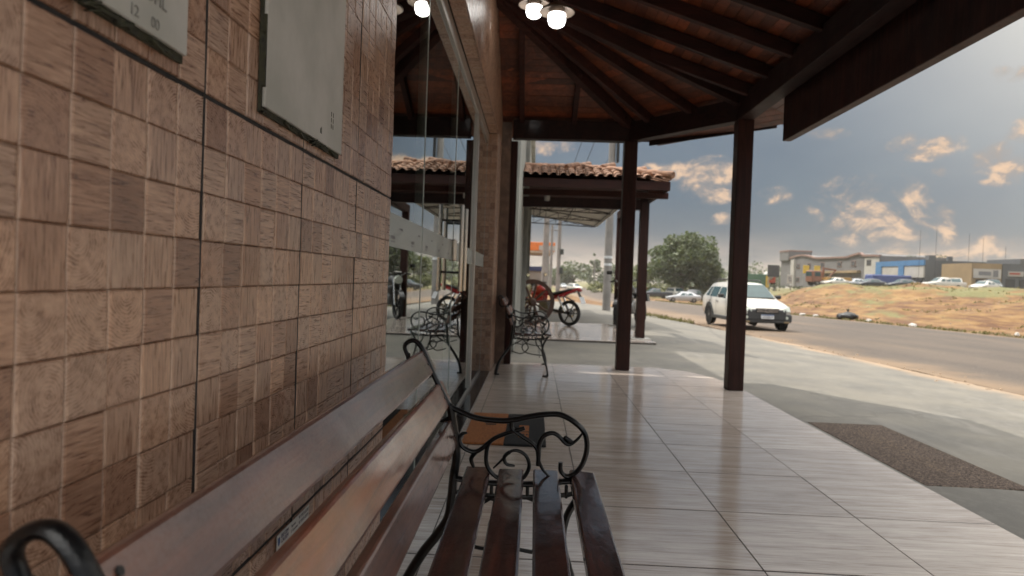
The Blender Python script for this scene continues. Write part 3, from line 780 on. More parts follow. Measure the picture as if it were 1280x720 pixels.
# ------------------------------------------------------------------ wall plates and sticker
def plate(y0, y1, z0, z1, label):
    t = thing('meter_cover', label, 'cover plate', (-.43, (y0+y1)/2, z0), 0)
    b = Vector((-.43, (y0+y1)/2, z0))
    MB().bx(-.4285, -.4235, y0-.003, y1+.001, z0-.0055, z1).obj('backing', 'plate_grime', t, loc=-b)
    MB().bx(-.4235, -.4175, y0, y1, z0+.003, z1, .0012).obj('plate', 'plate_grey', t, loc=-b)
    gb = MB(); q = random.Random(3)
    for k in range(26):
        yy = q.uniform(y0, y1); gb.box((-.4225+q.uniform(0, .003), yy, z0-.003+q.uniform(-.003, .002)), (.006, q.uniform(.004, .03), q.uniform(.001, .0035)), 0, Matrix.Rotation(q.uniform(-.4, .4), 3, 'X'))
    for k in range(9):
        gb.box((-.4225, y0-.001+q.uniform(-.001, .001), z0+q.uniform(0, .3)), (.009, q.uniform(.002, .005), q.uniform(.01, .05)), 0)
    gb.obj('grime', 'plate_grime', t, loc=-b, kind='stuff')
    return t, b
t, b = plate(.375, .781, 1.243, 1.76, 'pale grey meter cover embossed 12 00, nearest to us on the wall')
for s_, y_, z_, sz_ in (('OOFIL', .676, 1.2705, .0205), ('12', .667, 1.2445, .0165), ('00', .705, 1.2445, .0165)):
    o = link('lettering', text_mesh(s_, sz_, 'plate_letter', .0007), t); frame_obj(o, Vector((-.4172, y_, z_+.009))-b, (0, 1, 0), (0, 0, 1))
t, b = plate(1.011, 1.412, 1.243, 1.76, 'blank pale grey meter cover with grimy edges, nearer the glass doors')
mk = MB()
for i in range(2): mk.bx(-.4173, -.4168, 1.27+.006*i, 1.272+.006*i, 1.262, 1.272+.003*i)
for i in range(2):
    for j in range(3): mk.bx(-.4173, -.4168, 1.335+.012*i, 1.337+.012*i, 1.285+.012*j, 1.294+.012*j)
mk.obj('scratch_mark', 'plate_grime', t, loc=-b)
t = thing('sticker', 'small white printed sticker with blue shield on the wall behind the bench', 'sticker', (-.4275, 1.14, .50))
MB().bx(-.4275, -.4268, 1.138, 1.302, .497, .5395).obj('label_sheet', 'white_paper', t, loc=-Vector(t.location))
MB().prism([(-.4266, 1.142, .534), (-.4266, 1.152, .534), (-.4266, 1.152, .524), (-.4266, 1.147, .518), (-.4266, 1.142, .524)], (.0003, 0, 0)).obj('shield', 'print_blue', t, loc=-Vector(t.location))
for s_, y_, z_, sz_, mm in (('DE', 1.157, .529, .010, 'print_navy'), ('CA', 1.157, .520, .010, 'print_navy'), ('CEM', 1.172, .529, .010, 'print_navy'), ('DEM', 1.172, .520, .010, 'print_navy'), ('Tapetes', 1.205, .529, .0075, 'print_grey'), ('E Capachos', 1.205, .520, .0075, 'print_grey'), ('97 9972-0598', 1.245, .530, .0095, 'print_grey'), ('97 9972-0599', 1.245, .520, .0095, 'print_grey'), ('de personalizados', 1.245, .512, .005, 'print_grey')):
    o = link('lettering', text_mesh(s_, sz_, mm, .0002), t); frame_obj(o, Vector((-.4265, y_, z_))-Vector(t.location), (0, 1, 0), (0, 0, 1))

# ------------------------------------------------------------------ benches
ARM = [(-.351, .764), (-.362, .792), (-.35, .808), (-.33, .809), (-.309, .784), (-.276, .715), (-.249, .665), (-.227, .63), (-.196, .614), (-.15, .598), (-.089, .593), (-.049, .596), (.001, .608), (.051, .617), (.091, .616), (.132, .595), (.159, .566), (.166, .526), (.157, .485), (.138, .456), (.113, .443), (.095, .457), (.093, .482)]
BACK = [(-.227, .63), (-.214, .57), (-.203, .49), (-.209, .43), (-.213, .37), (-.221, .31), (-.25, .26), (-.292, .202), (-.34, .113), (-.360, .03), (-.362, .008)]
BAR = [(-.206, .423), (-.123, .416), (-.042, .414), (.038, .419), (.118, .430), (.182, .434)]
CUR = [([(-.049, .592), (-.048, .572), (-.022, .553), (.009, .534), (.025, .515), (.031, .485), (.047, .455), (.073, .433)], .0062),
       ([(-.012, .575), (-.068, .556), (-.107, .534), (-.118, .503), (-.115, .463), (-.089, .433), (-.048, .42), (-.013, .432), (.004, .463), (-.003, .493), (-.026, .509), (-.051, .506), (-.075, .48), (-.097, .457)], .0062),
       ([(-.051, .506), (-.067, .49), (-.060, .470), (-.036, .466)], .0055),
       ([(-.107, .534), (-.147, .502), (-.183, .511), (-.197, .535), (-.189, .551), (-.175, .554)], .0065),
       ([(-.147, .502), (-.161, .481), (-.153, .456)], .0065),
       ([(.030, .47), (.030, .505), (.031, .53), (.041, .553), (.063, .564), (.083, .558), (.11, .534), (.134, .545), (.155, .572)], .0068)]
LEGC = [([(-.097, .375), (-.15, .34), (-.217, .305)], .006), ([(.03, .40), (.048, .325), (.107, .255)], .0065),
        ([(-.205, .25), (-.121, .226), (-.071, .246), (-.037, .291), (-.067, .332), (-.102, .295), (-.071, .246), (.008, .224), (.105, .217)], .0055),
        ([(-.18, .37), (-.14, .395), (-.10, .37), (-.06, .36), (-.02, .38), (.02, .37)], .005)]
FLEG = [(.165, .415), (.150, .39), (.118, .333), (.107, .261), (.129, .176), (.158, .091), (.170, .008)]
def to3(p, y, k=5): return [(q.x, y, q.z) for q in spline([(a, 0, c) for a, c in p], k)]
def make_bench(L, loc, label, rz=0):
    t = thing('bench', label, 'bench', loc, rz, 'iron and wood benches on the porch')
    for yf in (0, L):
        fr = MB().tube(to3(BACK, yf), [.0115+.003*min(1, i/40) for i in range(len(to3(BACK, yf)))], 8, flat=1.25).obj('end_frame', 'cast_iron', t, 50)
        a3 = to3(ARM, yf); MB().tube(a3, [.0062+.0022*sin(pi*min(1, i/len(a3))) for i in range(len(a3))], 8, flat=1.5).obj('armrest', 'cast_iron', fr, 50)
        mb = MB()
        for c, r_ in CUR:
            c3 = to3(c, yf); mb.tube(c3, [r_*(1.02-.7*(i/len(c3))**4) for i in range(len(c3))], 8, flat=1.3)
        mb.box((.112, yf, .5465), (.030, .016, .014), .004, Matrix.Rotation(.55, 3, 'Y'))
        mb.obj('arm_scroll', 'cast_iron', fr, 50)
        mb = MB().tube(to3(BAR, yf), .0085, 8, flat=1.6)
        for x in (-.100, .002, .112): mb.box((x, yf, .400), (.010, .016, .038), .003)
        mb.tube([(-.20, yf, .384), (-.1, yf, .378), (.0, yf, .378), (.115, yf, .39), (.165, yf, .405)], .007, 8); mb.obj('seat_bearer', 'cast_iron', fr, 50)
        fl_ = MB().tube(to3(FLEG, yf), .0105, 8, flat=1.3).obj('front_leg', 'cast_iron', fr, 50)
        MB().box((.148, yf, .008), (.062, .034, .014), .004).obj('foot', 'cast_iron', fr); MB().box((-.35, yf, .008), (.052, .034, .014), .004).obj('foot', 'cast_iron', fr)
        for c, r_ in LEGC: MB().tube(to3(c, yf), r_, 7).obj('leg_scroll', 'cast_iron', fr, 50)
        MB().tube(to3([(-.352, .775), (-.345, .72), (-.318, .70), (-.285, .715)], yf), .007, 7).obj('back_bracket', 'cast_iron', fr, 50)
        MB().tube(to3([(-.255, .655), (-.27, .61), (-.25, .585), (-.222, .60)], yf), .006, 7).obj('back_bracket', 'cast_iron', fr, 50)
    sl = MB().box((0, 0, 0), (.0735, L+.10, .024), .0055, seg=2); sm = sl.mesh('seat_slat', 'bench_wood')
    for x, z, a in ((-.143, .431, 0), (-.047, .4285, 0), (.053, .430, .02), (.158, .431, .10)):
        s_ = link('seat_slat', sm, t, (x, L/2+.012, z), (0, a, 0))
    bm_ = MB().box((0, 0, 0), (.025, L+.10, .076), .006, seg=2).mesh('back_slat', 'bench_wood_sheen')
    bolt = MB().tube([(.010, 0, 0), (.0145, 0, 0)], .0042, 8).mesh('bolt', 'cast_iron')
    for (x0, z0), (x1, z1) in (((-.313, .785), (-.278, .717)), ((-.262, .692), (-.230, .624)), ((-.224, .594), (-.203, .520))):
        a = atan2(x1-x0, z0-z1); s_ = link('back_slat', bm_, t, ((x0+x1)/2-.008, L/2+.008, (z0+z1)/2-.004), (0, -a, 0))
        for yf, sgn in ((0, 1), (L, -1)):
            for dy, dz in ((.012, .008), (.028, -.006), (.02, .02)): link('bolt', bolt, s_, (0, yf-L/2+sgn*dy, dz))
    for x, z in ((-.10, .30), (.08, .20)): MB().tube([(x, 0, z), (x, L, z)], .006, 7).obj('stretcher_rod', 'cast_iron', t, 50)
    return t
make_bench(1.44, (0, .46, 0), 'varnished slat bench nearest to us against the tiled wall')
make_bench(.96, (0, 6.86, 0), 'smaller slat bench seen end-on at the far end of the porch')

# ------------------------------------------------------------------ mats
t = thing('doormat', 'flat grey-brown loop mat on the concrete at the porch edge', 'doormat', (2.415, 4.44, -.048), -.006)
m_ = MB().box((0, 0, .012), (.56, 1.585, .016), .004).obj('mat_pile', 'loop_mat_grey', t)
MB().box((0, 0, .006), (.60, 1.625, .012), .004).obj('rubber_border', 'mat_rubber', t)
t = thing('doormat', 'orange and black coir doormat lying before the glass doors', 'doormat', (-.15, 4.41, .001))
MB().bx(-.25, .0, -.44, .44, 0, .013, .004).obj('orange_half', 'coir_orange', t); MB().bx(.001, .255, -.44, .44, 0, .013, .004).obj('black_half', 'coir_black', t)
pm = MB()
pm.bx(.085, .15, -.27, -.13, .0132, .0142).bx(.085, .15, -.10, .07, .0132, .0142)
pm.obj('printed_square', 'coir_orange', t)
pm = MB().bx(-.16, -.06, .20, .26, .0132, .0142).bx(-.15, -.07, .10, .13, .0132, .0142).bx(-.14, -.07, .05, .08, .0132, .0142)
for k in range(3): pm.bx(.092+.02*k, .104+.02*k, -.21, -.17, .0143, .0149)
pm.obj('printed_mark', 'coir_black', t)

# ------------------------------------------------------------------ neighbour: canopy, building, awning
nb = thing('neighbour_canopy', 'terracotta tiled timber canopy over the second porch next door', 'canopy', (1.88, 11.85, 0))
NL = Vector((1.88, 11.85, 0))
def NB(mb, name, mat, smooth=None): o = mb.obj(name, mat, nb, smooth); o.location = -NL; return o
cp = MB().box((0, 0, 1.20), (.15, .15, 2.40), .004).mesh('post', 'post_wood')
link('post', cp, nb, (0, 0, 0)); link('post', cp, nb, (0, 3.3, 0))
pl = MB().box((0, 0, .012), (.34, .34, .024), .003).mesh('post_plinth', 'build_white'); link('post_plinth', pl, nb, (0, 0, 0)); link('post_plinth', pl, nb, (0, 3.3, 0))
NB(MB().beam((-.25, 11.85, 2.345), (1.94, 11.85, 2.345), .13, .17), 'beam', 'beam_wood')
NB(MB().beam((-.25, 11.70, 2.50), (2.25, 11.70, 2.50), .10, .10), 'beam', 'rafter_wood')
NB(MB().beam((1.88, 11.9, 2.48), (1.88, 15.3, 2.48), .13, .17), 'beam', 'beam_wood')
ex, ey, ez, rdX, rdY, pit = 2.20, 11.18, 2.70, .80, 12.62, .27
NB(MB().bx(-.25, ex-.03, ey+.02, ey+.05, 2.53, 2.675, .003), 'fascia_board', 'rafter_wood')
NB(MB().bx(ex-.045, ex-.012, ey+.02, 14.0, 2.53, 2.675, .003), 'fascia_board', 'rafter_wood')
for k in range(6): NB(MB().beam((1.88, 11.6+.5*k, 2.56), (ex-.05, 11.6+.5*k, 2.56), .05, .07), 'rafter', 'rafter_wood')
NB(MB().prism([(-.25, ey+.05, ez-.05), (ex-.05, ey+.05, ez-.05), (rdX, rdY, ez+.34), (-.25, rdY, ez+.34)], (0, 0, .02)).prism([(ex-.05, ey+.05, ez-.05), (ex-.05, 14.05, ez-.05), (rdX, rdY, ez+.34)], (0, 0, .02)).prism([(-.25, rdY, ez+.34), (rdX, rdY, ez+.34), (ex-.05, 14.05, ez-.05), (-.25, 14.05, ez-.05)], (0, 0, .02)), 'roof_deck', 'rafter_wood')
# half-round clay tiles, one object each; shared mesh
def tile_mesh():
    mb = MB(); n = 6; L = .36; rows = []
    for j, (yy, rr, zz) in enumerate(((0, .066, .012), (L, .054, -.004))):
        rows.append([[mb.bm.verts.new((s*cos(pi*i/n), yy, zz+s*sin(pi*i/n)*.62)) for i in range(n+1)] for s in (rr, rr-.014)])
    for i in range(n):
        mb.bm.faces.new((rows[0][0][i], rows[0][0][i+1], rows[1][0][i+1], rows[1][0][i])); mb.bm.faces.new((rows[0][1][i], rows[1][1][i], rows[1][1][i+1], rows[0][1][i+1]))
        mb.bm.faces.new((rows[0][0][i], rows[0][1][i], rows[0][1][i+1], rows[0][0][i+1]))
    # flat pan to its right
    a = [mb.bm.verts.new(p) for p in ((.05, 0, .004), (.115, 0, .004), (.115, L, -.018), (.05, L, -.018))]; mb.bm.faces.new(a)
    return mb.mesh('roof_tile', 'terracotta', 50)
TM = tile_mesh(); slope = math.atan(pit)
cols = int((ex+.25)/.155); nt = 0
for c in range(cols):
    x = -.20+.155*c
    for r_ in range(6):
        y = ey-.04+.285*r_*cos(slope); z = ez+.02+.285*r_*sin(slope)
        if y > rdY-.12: continue
        if x > rdX-.05 and (y-ey) > (ex-x)*(rdY-ey)/(ex-rdX)-.02: continue
        o = link('roof_tile', TM, nb, Vector((x+R.uniform(-.006, .006), y, z))-NL, (slope+R.uniform(-.02, .02), 0, R.uniform(-.02, .02)))
for c in range(15):
    y = ey+.12+.175*c
    for r_ in range(5):
        x = ex+.03-.285*r_*cos(slope); z = ez+.02+.285*r_*sin(slope)
        dd = min(y-ey, 14.05-y); 
        if (ex-x) > dd*1.0-.05: continue
        link('roof_tile', TM, nb, Vector((x, y, z))-NL, (slope, 0, pi/2+R.uniform(-.02, .02)))
hipm = MB().lathe([(.055, 0), (.066, .02), (.058, .34), (.045, .34)], n=10).mesh('hip_tile', 'terracotta', 50)
A1 = Vector((ex+.02, ey-.02, ez+.08)); A2 = Vector((rdX, rdY, ez+.41)); dv = (A2-A1); Ln = dv.length; q = dv.to_track_quat('Z', 'Y').to_euler()
for k in range(int(Ln/.31)): link('hip_tile', hipm, nb, A1+dv*(k*.31/Ln)-NL, q)
q2 = Vector((-1, 0, 0)).to_track_quat('Z', 'Y').to_euler()
for k in range(4): link('hip_tile', hipm, nb, Vector((rdX-.31*k, rdY, ez+.40))-NL, q2)
for p in ((.72, 12.30, .36), (.50, 12.1, .31), (1.15, 12.15, .33), (1.65, 11.75, .21)):
    link('ridge_piece', hipm, nb, Vector((p[0], p[1], ez+p[2]))-NL, Vector((.5, .55, .2)).to_track_quat('Z', 'Y').to_euler())
tag(MB().lathe([(.0, -.04), (.045, -.035), (.05, 0), (.05, .06), (.02, .07)], n=14).obj('floodlight', 'build_white', None, 40, (.17, 11.78, 2.40)), 'small white round light fixed under the neighbouring canopy beam', 'light')
fl2 = MB().bx(-.25, 2.06, 11.22, 15.6, -.10, -.004).obj('neighbour_floor', 'floor_grout', kind='structure')
mb = MB()
for i in range(4):
    for j in range(8):
        mb.bx(-.25+.578*i, -.25+.578*i+.574, 11.222+.547*j, 11.222+.547*j+.543, -.004, .004)
mb.obj('floor_tile', 'porch_tile_glaze', fl2, kind='stuff')
nbd = thing('neighbour_building', 'pale grey-green plastered building behind the second canopy', 'building', (-.25, 20, 0))
QL = Vector((-.25, 20, 0))
def QB(mb, name, mat): o = mb.obj(name, mat, nbd); o.location = -QL; return o
QB(MB().bx(-9, -.25, 9.05, 28, 0, 5.2), 'wall', 'neighbour_plaster')
QB(MB().bx(-.249, -.17, 13.2, 13.5, 0, 4.2, .005).bx(-.249, -.15, 19, 19.3, 0, 4.2, .005), 'pilaster', 'neighbour_plaster')
QB(MB().bx(-.249, -.20, 13.55, 15.8, .005, 1.6, .01), 'yellow_panel', 'yellow_plaster')
QB(MB().bx(-9.1, -.12, 8.98, 28.1, 5.2, 5.32, .01), 'coping', 'neighbour_plaster')
aw = thing('awning', 'white sheet awning on thin dark trusses beyond the tiled canopy', 'awning', (.9, 19.5, 2.9))
WL = Vector((.9, 19.5, 2.9))
def zAw(x): return 3.20-.15*(x+.2)
sh = MB(); sh.prism([(-.2, 15.9, zAw(-.2)), (2.05, 15.9, zAw(2.05)), (2.05, 23.2, zAw(2.05)), (-.2, 23.2, zAw(-.2))], (0, 0, .02)).bx(2.05, 2.07, 15.9, 23.2, 2.83, 2.98); o = sh.obj('awning_sheet', 'canopy_white', aw); o.location = -WL
for yy in (16.2, 18.4, 20.7, 23.0):
    mb = MB(); mb.tube([(-.2, yy, zAw(-.2)-.03), (2.0, yy, zAw(2.0)-.03)], .016, 6).tube([(-.2, yy, 2.90), (2.0, yy, zAw(2.0)-.05)], .016, 6)
    for k in range(5):
        x = -.1+.38*k; zt = zAw(x)-.03; zb_ = 2.90+(zAw(2.0)-.05-2.90)*(x+.2)/2.2
        mb.tube([(x, yy, zt), (x, yy, zb_)], .010, 5).tube([(x, yy, zb_), (x+.38, yy, zAw(x+.38)-.03)], .010, 5)
    o = mb.obj('truss', 'truss_steel', aw); o.location = -WL
mb = MB().tube([(1.0, 15.95, zAw(1)-.04), (1.0, 23.1, zAw(1)-.04)], .018, 6).tube([(1.95, 15.95, zAw(1.95)-.04), (1.95, 23.1, zAw(1.95)-.04)], .018, 6).tube([(.1, 15.95, zAw(.1)-.04), (.1, 23.1, zAw(.1)-.04)], .018, 6); o = mb.obj('purlin', 'truss_steel', aw); o.location = -WL

# ------------------------------------------------------------------ wagon wheel
ww = thing('wagon_wheel', 'old dark wooden wagon wheel standing behind the far bench', 'wagon wheel', (-.03, 14.35, .004), .22)
MB().lathe([(.405, -.03), (.485, -.032), (.49, 0), (.485, .032), (.405, .03), (.405, -.03)], (0, 0, .49), 40, Matrix.Rotation(pi/2, 3, 'X')).obj('rim', 'wheel_wood', ww, 40)
MB().lathe([(.0, -.09), (.05, -.09), (.085, -.05), (.095, 0), (.085, .05), (.05, .09), (0, .09)], (0, 0, .49), 20, Matrix.Rotation(pi/2, 3, 'X')).obj('hub', 'wheel_wood', ww, 40)
spk = MB().tube([(0, 0, .08), (0, 0, .25), (0, 0, .41)], [.020, .025, .017], 8).mesh('spoke', 'wheel_wood', 50)
for k in range(10): link('spoke', spk, ww, (0, 0, .49), (0, 2*pi*k/10+.2, 0))

# ------------------------------------------------------------------ motorcycles
def ring_tyre(r, tr, n=36):
    return [(r-tr*1.0, -tr*.75), (r-tr*.35, -tr*.95), (r, -tr*.35), (r, tr*.35), (r-tr*.35, tr*.95), (r-tr, tr*.75), (r-tr, -tr*.75)]
def make_moto(label, loc, rz, paint, lean=.0, group=None, cover=False, scale=1):
    """local +X is forward"""
    t = thing('motorcycle', label, 'motorcycle', loc, rz, group); t.rotation_euler = (lean, 0, rz); t.scale = (scale,)*3
    RX = Matrix.Rotation(pi/2, 3, 'X')
    for (x, r, tw) in ((-.62, .305, .055), (.66, .305, .045)):
        wl = MB().lathe(ring_tyre(r, tw), (x, 0, r), 36, RX).obj('wheel', 'tyre', t, 40)
        rb = MB().lathe([(r-tw-.022, -.018), (r-tw, -.03), (r-tw, .03), (r-tw-.022, .018), (r-tw-.022, -.018)], (x, 0, r), 32, RX).lathe([(0, -.06), (.045, -.06), (.05, .06), (0, .06)], (x, 0, r), 14, RX)
        for k in range(6):
            a = 2*pi*k/6; rb.beam((x+.03*cos(a), 0, r+.03*sin(a)), (x+(r-tw-.012)*cos(a), 0, r+(r-tw-.012)*sin(a)), .022, .03, .003, Vector((0, 1, 0)))
        rb.obj('rim', 'black_metal' if x < 0 else 'black_metal', wl, 40)
        MB().lathe([(.07, .062), (.11, .062), (.11, .067), (.07, .067), (.07, .062)], (x, 0, r), 24, RX).obj('brake_disc', 'chrome', wl, 40)
    b = MB()
    def loft(secs, n=10):
        rings = []
        for (x, z, hw, hh) in secs: rings.append([b.bm.verts.new((x, hw*cos(2*pi*k/n), z+hh*sin(2*pi*k/n))) for k in range(n)])
        for p, q in zip(rings, rings[1:]):
            for k in range(n): b.bm.faces.new((p[k], p[(k+1) % n], q[(k+1) % n], q[k]))
        b.bm.faces.new(rings[0]); b.bm.faces.new(rings[-1][::-1])
    loft([(-.06, .76, .07, .06), (.04, .80, .12, .10), (.18, .83, .15, .13), (.30, .82, .15, .13), (.38, .76, .09, .09)]); b.obj('fuel_tank', paint, t, 60)
    b = MB(); loft([(.08, .66, .10, .10), (.24, .62, .17, .13), (.36, .64, .16, .13), (.46, .72, .08, .08)]); b.obj('side_shroud', paint, t, 60)
    b = MB(); loft([(-.05, .74, .06, .04), (-.22, .755, .13, .045), (-.42, .80, .14, .045), (-.70, .875, .10, .035), (-.76, .89, .05, .02)]); b.obj('seat', 'seat_black', t, 60)
    b = MB(); loft([(-.20, .67, .10, .06), (-.42, .73, .12, .06), (-.68, .83, .10, .05), (-.88, .895, .06, .035), (-.92, .905, .03, .015)]); b.obj('tail_fairing', paint, t, 60)
    b = MB(); loft([(-.88, .86, .05, .03), (-.93, .86, .055, .035), (-.95, .86, .03, .02)]); b.obj('tail_light', 'tail_red', t, 60)
    MB().beam((-.86, 0, .84), (-1.0, 0, .55), .11, .012).box((-.62, 0, .645), (.30, .10, .012), .004, Matrix.Rotation(-.35, 3, 'Y')).obj('rear_fender', 'black_metal', t)
    MB().box((-.985, 0, .63), (.006, .20, .17), .002, Matrix.Rotation(.40, 3, 'Y')).obj('number_plate', 'num_plate', t)
    MB().bx(-.10, .22, -.12, .12, .28, .58, .04).tube([(.0, -.13, .42), (.0, .13, .42)], .09, 14).box((.16, 0, .56), (.16, .15, .20), .03).obj('engine', 'engine_grey', t, 40)
    MB().tube([(.2, -.06, .52), (.3, -.10, .40), (.15, -.13, .26), (-.2, -.15, .27)], .022, 8).tube([(-.2, -.15, .27), (-.75, -.17, .38)], [.035, .05], 12).obj('exhaust', 'chrome', t, 50)
    MB().tube([(-.62, -.09, .305), (-.05, -.08, .36)], .022, 8).tube([(-.62, .09, .305), (-.05, .08, .36)], .022, 8).tube([(-.05, 0, .38), (-.10, 0, .68), (-.80, 0, .83)], .025, 8).tube([(.05, 0, .33), (.40, 0, .80)], .028, 8).obj('frame', 'black_metal', t, 50)
    MB().tube([(-.56, -.11, .34), (-.36, -.11, .70)], .026, 10).tube([(-.56, .11, .34), (-.36, .11, .70)], .026, 10).obj('shock_absorber', 'chrome', t, 50)
    MB().tube([(.66, -.075, .305), (.44, -.075, .88)], .022, 10).tube([(.66, .075, .305), (.44, .075, .88)], .022, 10).obj('front_fork', 'chrome', t, 50)
    pts = [(.66+.33*cos(a), 0, .305+.33*sin(a)) for a in [radians(d) for d in range(25, 150, 12)]]
    fm = MB()
    for p, q in zip(pts, pts[1:]): fm.beam(p, q, .12, .008, 0, (Vector(p)-Vector((.66, 0, .305))).normalized())
    fm.obj('front_fender', paint, t, 60)
    MB().lathe([(0, .09), (.085, .08), (.10, .02), (.07, -.05), (.0, -.07)], (.52, 0, .86), 18, Matrix.Rotation(pi/2, 3, 'Y')).obj('headlight', 'headlamp', t, 50)
    MB().tube(spline([(.30, -.36, 1.0), (.36, -.22, 1.02), (.42, -.08, .94), (.42, .08, .94), (.36, .22, 1.02), (.30, .36, 1.0)], 4), .012, 8).tube([(.30, -.36, 1.0), (.33, -.26, 1.01)], .018, 8).tube([(.30, .36, 1.0), (.33, .26, 1.01)], .018, 8).obj('handlebar', 'black_metal', t, 50)
    MB().bx(.40, .50, -.09, .09, .95, 1.05, .02).obj('gauge', 'black_metal', t)
    for s in (-1, 1):
        mr = MB().tube([(.34, s*.24, 1.01), (.36, s*.33, 1.17)], .006, 6).box((.35, s*.37, 1.20), (.022, .13, .085), .02).obj('mirror', 'black_metal', t)
        MB().box((.3375, s*.37, 1.20), (.003, .115, .07), .0012).obj('mirror_glass', 'mirror_face', mr)
    MB().tube([(-.02, .12, .30), (-.06, .30, .012)], .010, 8).obj('kickstand', 'black_metal', t)
    if cover: MB().box((-.80, 0, 1.02), (.34, .36, .28), .05).obj('top_box', 'moto_black', t, 40)
    return t
make_moto('red motorcycle parked side-on behind the wagon wheel', (.33, 14.87, .004), pi-.62, 'moto_red', -.04, scale=.9)
make_moto('black motorcycle with a top box parked behind the porch posts', (2.20, 15.16, .004), -pi/2-.5, 'moto_black', .04)

# ------------------------------------------------------------------ vehicles
def loft_body(st, name, mat, parent):
    """st: (y, zlow, zbelt, ztop, wlow, wbelt, wtop); front at y = 0, tail at +y"""
    mb = MB(); rings = []
    for (y, zl, zb_, zt, wl, wb, wt) in st:
        half = [(wl*.90, zl), (wl, zl+.05), (wb, zl+(zb_-zl)*.45), (wb*.995, zb_-.06), (wb*.965, zb_), (wt+(wb-wt)*.12, zb_+(zt-zb_)*.75), (wt*.94, zt-(zt-zb_)*.06), (wt*.6, zt), (0, zt+.012*(wt/.6))]
        rings.append([mb.bm.verts.new((x, y, z)) for x, z in half]+[mb.bm.verts.new((-x, y, z)) for x, z in half[-2::-1]])
    for p, q in zip(rings, rings[1:]):
        for k in range(len(p)-1): mb.bm.faces.new((p[k], p[k+1], q[k+1], q[k]))
        mb.bm.faces.new((p[-1], p[0], q[0], q[-1]))
    mb.bm.faces.new(rings[0]); mb.bm.faces.new(rings[-1][::-1])
    return mb.obj(name, mat, parent, 38)
def side_pt(st, y, t):
    """point on the right-hand glasshouse side at length y, t = 0 belt .. 1 top"""
    for a, b in zip(st, st[1:]):
        if a[0] <= y <= b[0]:
            k = (y-a[0])/(b[0]-a[0]); s = [u_+(v_-u_)*k for u_, v_ in zip(a, b)]
            _, zl, zb_, zt, wl, wb, wt = s; p0 = Vector((wb*.965, y, zb_)); p1 = Vector((wt+(wb-wt)*.12, y, zb_+(zt-zb_)*.75)); return p0.lerp(p1, t)
def side_window(st, quads, parent, mat='car_glass', name='side_window'):
    for q in quads:
        for s in (1, -1):
            P_ = [side_pt(st, y, t)+Vector((.006, 0, .002)) for y, t in q]; P_ = [Vector((s*p.x, p.y, p.z)) for p in P_]
            MB().prism(P_, (s*-.004, 0, 0)).obj(name, mat, parent)
def wheels(parent, ys, x, r, wd=.19):
    RY = Matrix.Rotation(pi/2, 3, 'Y')
    for y in ys:
        for s in (1, -1):
            wl = MB().lathe([(r*.62, -wd/2), (r*.93, -wd/2), (r, -wd*.36), (r, wd*.36), (r*.93, wd/2), (r*.62, wd/2), (r*.62, -wd/2)], (s*x, y, r), 26, RY).obj('wheel', 'tyre', parent, 40)
            MB().lathe([(0, s*wd*.1), (r*.60, s*wd*.1), (r*.625, s*wd*.47)], (s*x, y, r), 24, RY, False).obj('rim_barrel', 'car_trim', wl, 40)
            rm = MB().lathe([(0, s*wd*.30), (r*.16, s*wd*.30), (r*.17, s*wd*.46), (0, s*wd*.46)], (s*x, y, r), 12, RY)
            for k in range(5):
                a = 2*pi*k/5+.3; rm.beam((s*(x+wd*.38), y+r*.12*cos(a), r+r*.12*sin(a)), (s*(x+wd*.38), y+r*.60*cos(a), r+r*.60*sin(a)), .02, r*.2, .003, Vector((0, -sin(a), cos(a))))
            rm.obj('rim', 'hub', wl, 40)
def glass_front(st, i, parent, inset=.10):
    """windscreen / rear screen between stations i and i+1"""
    a, b = st[i], st[i+1]
    wa, wb = a[6]*.92, b[6]*.86
    p = [Vector((-wa, a[0], a[3])), Vector((wa, a[0], a[3])), Vector((wb, b[0], b[3])), Vector((-wb, b[0], b[3]))]
    n_ = (p[1]-p[0]).cross(p[3]-p[0]).normalized()
    if n_.z < 0: n_ = -n_
    lo = p[0].lerp(p[3], .04), p[1].lerp(p[2], .04); hi = p[0].lerp(p[3], 1-inset), p[1].lerp(p[2], 1-inset)
    MB().prism([lo[0]+n_*.018, lo[1]+n_*.018, hi[1]+n_*.018, hi[0]+n_*.018], n_*-.006).obj('windscreen', 'car_glass', parent)
WAG = [(0, .36, .60, .64, .56, .62, .50), (.06, .30, .68, .72, .70, .76, .58), (.20, .24, .74, .80, .76, .80, .64), (.55, .24, .83, .895, .78, .815, .68), (.98, .24, .89, .965, .79, .82, .70), (1.03, .24, .90, .985, .79, .82, .70), (1.70, .24, .92, 1.45, .79, .82, .57), (1.95, .24, .925, 1.49, .79, .82, .575), (2.7, .24, .935, 1.505, .79, .82, .58), (3.45, .24, .95, 1.485, .79, .82, .575), (3.72, .26, .96, 1.44, .78, .815, .57), (4.05, .34, .97, 1.05, .76, .80, .64), (4.15, .42, .90, .98, .70, .76, .60)]
cw = thing('station_wagon', 'white station wagon with dark cladding and roof rails, front towards us', 'car', (7.52, 21.9, zroad(21.9)+.004), .045)
cw.scale = (1.04, 1.04, 1.04)
bd = loft_body(WAG, 'body', 'car_white', cw)
side_window(WAG, [[(1.55, .06), (2.42, .06), (2.42, .90), (1.92, .90)], [(2.50, .06), (3.28, .06), (3.28, .90), (2.50, .90)], [(3.36, .08), (3.78, .10), (3.62, .88), (3.36, .90)]], cw)
glass_front(WAG, 5, cw, .08)
MB().box((.0, 1.02, 1.0), (1.3, .05, .02), .005).obj('cowl', 'car_trim', cw)
